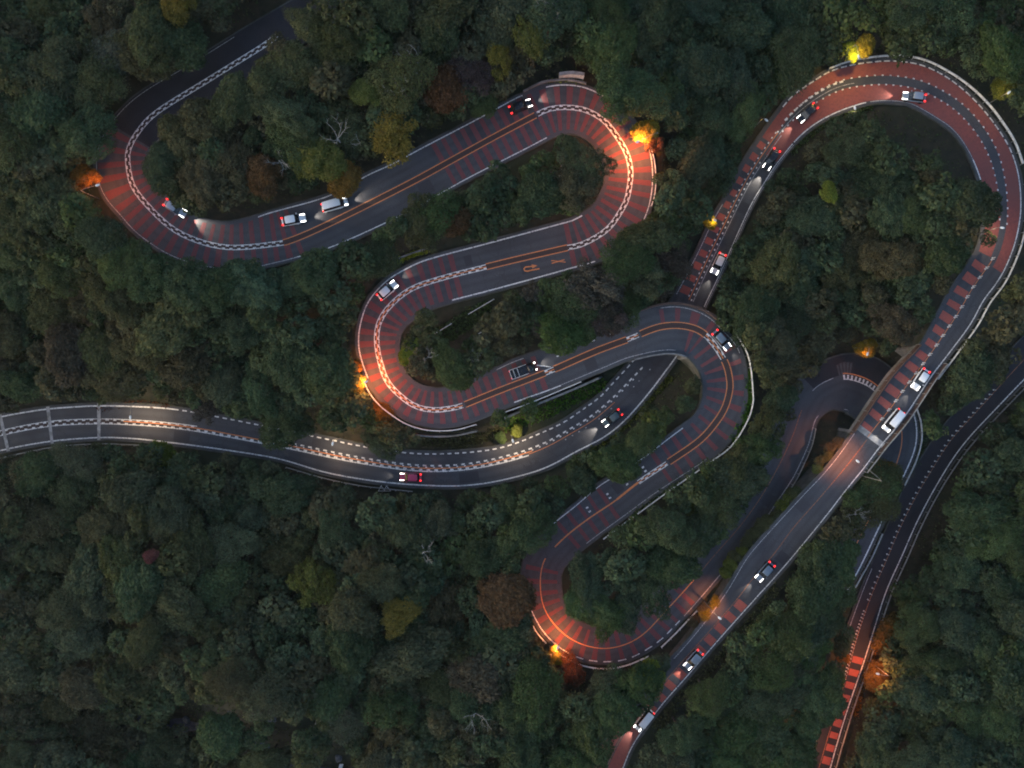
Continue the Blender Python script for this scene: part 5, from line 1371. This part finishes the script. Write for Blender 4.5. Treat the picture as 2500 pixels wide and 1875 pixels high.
# ------------------------------------------------------------------ cars
def ring(x, w, z0, z1, n=12, p=3.2):
    out = []
    for k in range(n):
        a = 2 * math.pi * (k + 0.5) / n; c, s = math.cos(a), math.sin(a)
        out.append((x, w * math.copysign(abs(c)**(2 / p), c), (z0 + z1) / 2 + (z1 - z0) / 2 * math.copysign(abs(s)**(2 / p), s)))
    return out
wheel_me = None
def car_parts(kind):
    """dict part name -> list of (mesh, material key or None for paint)"""
    out = []
    if kind in ('car', 'van'):
        L = 4.3 if kind == 'car' else 4.7; W = 0.87 if kind == 'car' else 0.9
        x0, x1 = -L / 2, L / 2
        zt = 0.86 if kind == 'car' else 1.0
        secs = [(x0, .70, .42, zt - .12), (x0 + .12, .80, .30, zt - .02), (x0 + .6, W, .24, zt), (0, W, .24, zt), (x1 - 1.1, W, .24, zt - .02), (x1 - .45, W * .96, .26, zt - .12), (x1 - .1, W * .86, .32, zt - .22), (x1, W * .7, .42, zt - .32)]
        out.append(('body', MB().loft([ring(*s) for s in secs]).mesh('body', True), None))
        if kind == 'car': b, t, zt2 = (x0 + .25, x1 - 1.05), (x0 + .85, x1 - 1.85), 1.45
        else: b, t, zt2 = (x0 + .08, x1 - .65), (x0 + .35, x1 - 1.35), 1.82
        wb, wt = W * .93, W * .74; zb = zt - .06
        B = [(b[0], -wb, zb), (b[1], -wb * .95, zb), (b[1], wb * .95, zb), (b[0], wb, zb)]; T = [(t[0], -wt, zt2), (t[1], -wt, zt2), (t[1], wt, zt2), (t[0], wt, zt2)]
        def slab(q, k=0.03):
            c = sum((Vector(p) for p in q), Vector()) / 4; n = (Vector(q[1]) - Vector(q[0])).cross(Vector(q[3]) - Vector(q[0])).normalized()
            if n.dot(c - Vector((0, 0, .9))) < 0: n = -n
            return [tuple(Vector(p)) for p in q] + [tuple(Vector(p) - n * k) for p in q]
        bf = [(0, 1, 2, 3), (7, 6, 5, 4), (0, 4, 5, 1), (1, 5, 6, 2), (2, 6, 7, 3), (3, 7, 4, 0)]
        out.append(('windscreen', pymesh('windscreen', slab([B[1], B[2], T[2], T[1]]), bf), 'glass'))
        out.append(('rear_window', pymesh('rear_window', slab([B[3], B[0], T[0], T[3]]), bf), 'glass'))
        out.append(('side_window', pymesh('side_window', slab([B[0], B[1], T[1], T[0]]), bf), 'glass'))
        out.append(('side_window', pymesh('side_window', slab([B[2], B[3], T[3], T[2]]), bf), 'glass'))
        rr = []
        for x, w, dz in ((t[0] - .10, wt * .8, -.05), (t[0], wt * 1.03, 0.0), ((t[0] + t[1]) / 2, wt * 1.06, 0.03), (t[1], wt * 1.03, 0), (t[1] + .10, wt * .85, -.05)): rr.append(ring(x, w, zt2 - .06 + dz, zt2 + .05 + dz, 12, 4))
        out.append(('roof', MB().loft(rr).mesh('roof', True), None))
        for s in (-1, 1):
            m = MB().loft([[(x1 - .95 + dx, s * (W * .74 + dy), zt - .10 - .10 * max(dx, 0) + dz) for dy, dz in ((-.06 * k, -.03), (.06 * k, -.05), (.06 * k, .04), (-.06 * k, .05))] for dx, k in ((0, .35), (.35, .8), (.75, 1.1), (.90, .9))])
            out.append(('headlight', m.mesh('headlight'), 'head_on'))
            m = MB().box((x0 + .12, s * W * .72, zt - .06), (.34, .26, .16)); out.append(('taillight', m.mesh('taillight'), 'tail_on'))
            out.append(('mirror', MB().box((x1 - 1.45, s * (W + .09), zt + .08), (.14, .22, .14)).mesh('mirror'), None))
        xs = (x0 + .8, x1 - .85)
    else:                                   # flatbed truck
        L = 5.0; W = .9; x0, x1 = -L / 2, L / 2
        out.append(('chassis', MB().box((-.2, 0, .55), (4.5, .8, .22)).mesh('chassis'), 'tyre'))
        out.append(('cab', MB().loft([ring(1.0, .84, .4, 1.75), ring(1.15, W, .38, 1.9), ring(1.9, W, .38, 1.85), ring(2.35, .86, .4, 1.2), ring(2.5, .75, .45, 1.05)]).mesh('cab', True), None))
        out.append(('windscreen', pymesh('windscreen', [(2.32, -.72, 1.25), (2.32, .72, 1.25), (1.98, .66, 1.78), (1.98, -.66, 1.78)], [(0, 1, 2, 3)]), 'glass'))
        out.append(('bed', MB().box((-.75, 0, .78), (3.4, 1.8, .1)).mesh('bed'), 'car_black'))
        for s in (-1, 1): out.append(('side_rail', MB().box((-.75, s * .9, 1.05), (3.4, .09, .1)).mesh('side_rail'), 'rail_white'))
        out.append(('tail_rail', MB().box((-2.42, 0, 1.05), (.09, 1.8, .1)).mesh('tail_rail'), 'rail_white'))
        for xx in (-1.7, -.9): out.append(('cross_bar', MB().box((xx, 0, 1.0), (.08, 1.6, .08)).mesh('cross_bar'), 'rail_white'))
        for s in (-1, 1):
            out.append(('headlight', MB().box((2.4, s * .66, .98), (.5, .24, .14)).mesh('headlight'), 'head_on'))
            out.append(('taillight', MB().box((-2.46, s * .7, .72), (.1, .28, .14)).mesh('taillight'), 'tail_on'))
        xs = (-1.55, 1.6)
    for s in (-1, 1):
        for x in xs:
            m = MB().tube([(x, s * (W - .19), .33), (x, s * (W + .01), .33)], .33, 14); out.append(('wheel', m.mesh('wheel', True), 'tyre'))
    return out
KITS = {}
for kind in ('car', 'van', 'truck'):
    KITS[kind] = car_parts(kind)
PAINTED = {}
def car(px, py, d, paint, kind, label, rd, beam=900.0, heads=True, tails=True):
    i = int(np.argmin((rd.P[:, 0] - px)**2 + (rd.P[:, 1] - py)**2)); z = float(rd.z[i])
    X, Y, _ = unp(px, py, z + 0.8)
    root = empty({'car': 'car', 'van': 'minivan', 'truck': 'flatbed_truck'}[kind], (X, Y, z + 0.012), math.atan2(-d[1], d[0]))
    tag(root, label, {'car': 'car', 'van': 'van', 'truck': 'truck'}[kind], 'vehicles driving on the roads')
    sl = math.atan2(float(rd.z[min(i + 4, len(rd.z) - 1)] - rd.z[max(i - 4, 0)]), 48 / 12.5)
    sgn = 1 if (rd.T[i, 0] * d[0] + rd.T[i, 1] * d[1]) > 0 else -1
    root.rotation_euler = (0, -sl * sgn, math.atan2(-d[1], d[0]))
    for nm, me, mk in KITS[kind]:
        key = (kind, id(me), mk or paint)
        if key not in PAINTED:
            m2 = me.copy(); m2.materials.clear(); m2.materials.append(M[mk or paint]); PAINTED[key] = m2
        o = link(nm, PAINTED[key], root)
    if beam:
        for s in (0,):
            L = bpy.data.lights.new('headlight_beam', 'SPOT'); L.energy = beam * 0.95; L.color = (1.0, 0.88, 0.70); L.spot_size = R(52); L.spot_blend = 0.7; L.shadow_soft_size = 0.08
            lo = bpy.data.objects.new('headlight_beam', L); lo.parent = root; lo.location = (2.5, s * 0.62, 0.68); lo.rotation_euler = (0, R(-90 + 8), 0)
            COL.objects.link(lo)
    return root
car(427, 508, (1, .62), 'car_silver', 'car', 'silver car rounding the upper left bend with its headlights on', RA, 1300)
car(716, 536, (1, -.2), 'car_white', 'car', 'white car just behind the white van on the upper straight', RA, 700)
car(817, 499, (1, -.30), 'car_white', 'van', 'white van on the upper straight ahead of the white car', RA, 700)
car(1271, 259, (1, -.40), 'car_black', 'car', 'black car with red tail lights entering the upper hairpin', RA, 500)
car(946, 708, (1, -.85), 'car_white', 'car', 'white car at the bend left of the middle straight', RA, 300)
car(1276, 905, (1, -.36), 'car_black', 'truck', 'dark flatbed truck with white bed rails near the underpass', RA, 800)
car(1762, 830, (.66, .75), 'car_blue', 'car', 'grey-blue car with red tail lights on the underpass hairpin', RA, 200)
car(1002, 1165, (-1, -.03), 'car_pink', 'car', 'pink-red car on the left road', RB, 150)
car(1494, 1021, (-1, .74), 'car_teal', 'car', 'dark car coming out of the underpass with headlights on', RB, 900)
car(1754, 643, (-.45, 1), 'car_white', 'car', 'white car on the striped road beside the loop', RB, 300)
car(1884, 388, (-.5, .85), 'car_black', 'car', 'black car with bright headlights leaving the red loop', RB, 1100)
car(1972, 275, (-.78, .7), 'car_black', 'car', 'black car on the upper left part of the red loop', RB, 500)
car(2233, 236, (-1, -.16), 'car_silver', 'car', 'silver car at the top of the red loop', RB, 600)
car(2248, 926, (-.55, .83), 'car_white', 'car', 'white car on the bridge, upper one of two', RB, 300)
car(2181, 1026, (-.62, .79), 'car_white', 'van', 'white van on the bridge, lower one of two', RB, 250)
car(1868, 1396, (-.66, .75), 'car_blue', 'car', 'dim grey-blue car on the long pinkish road', RB, 350)
car(1693, 1611, (-.66, .75), 'car_silver', 'car', 'grey car with red tail lights between the red blocks', RB, 350)
car(1572, 1758, (-.62, .78), 'car_white', 'van', 'white van with glowing red tail at the bottom', RB, 600)

# ------------------------------------------------------------------ thin dusk haze
hz = MB().box((0, 0, 62.0), (1796.0, 1796.0, 176.0)).mesh('haze')
hm, ht, ho = nmat('haze')
pv = ht.nodes.new('ShaderNodeVolumePrincipled')
pv.inputs['Color'].default_value = (0.86, 0.90, 1.0, 1); pv.inputs['Density'].default_value = HAZE; pv.inputs['Anisotropy'].default_value = 0.2
ht.links.new(pv.outputs[0], ho.inputs['Volume'])
hm.cycles.homogeneous_volume = True
hzo = link('haze', hz, None, hm); tag(hzo, 'thin bluish dusk haze filling the valley', 'haze', kind='stuff')
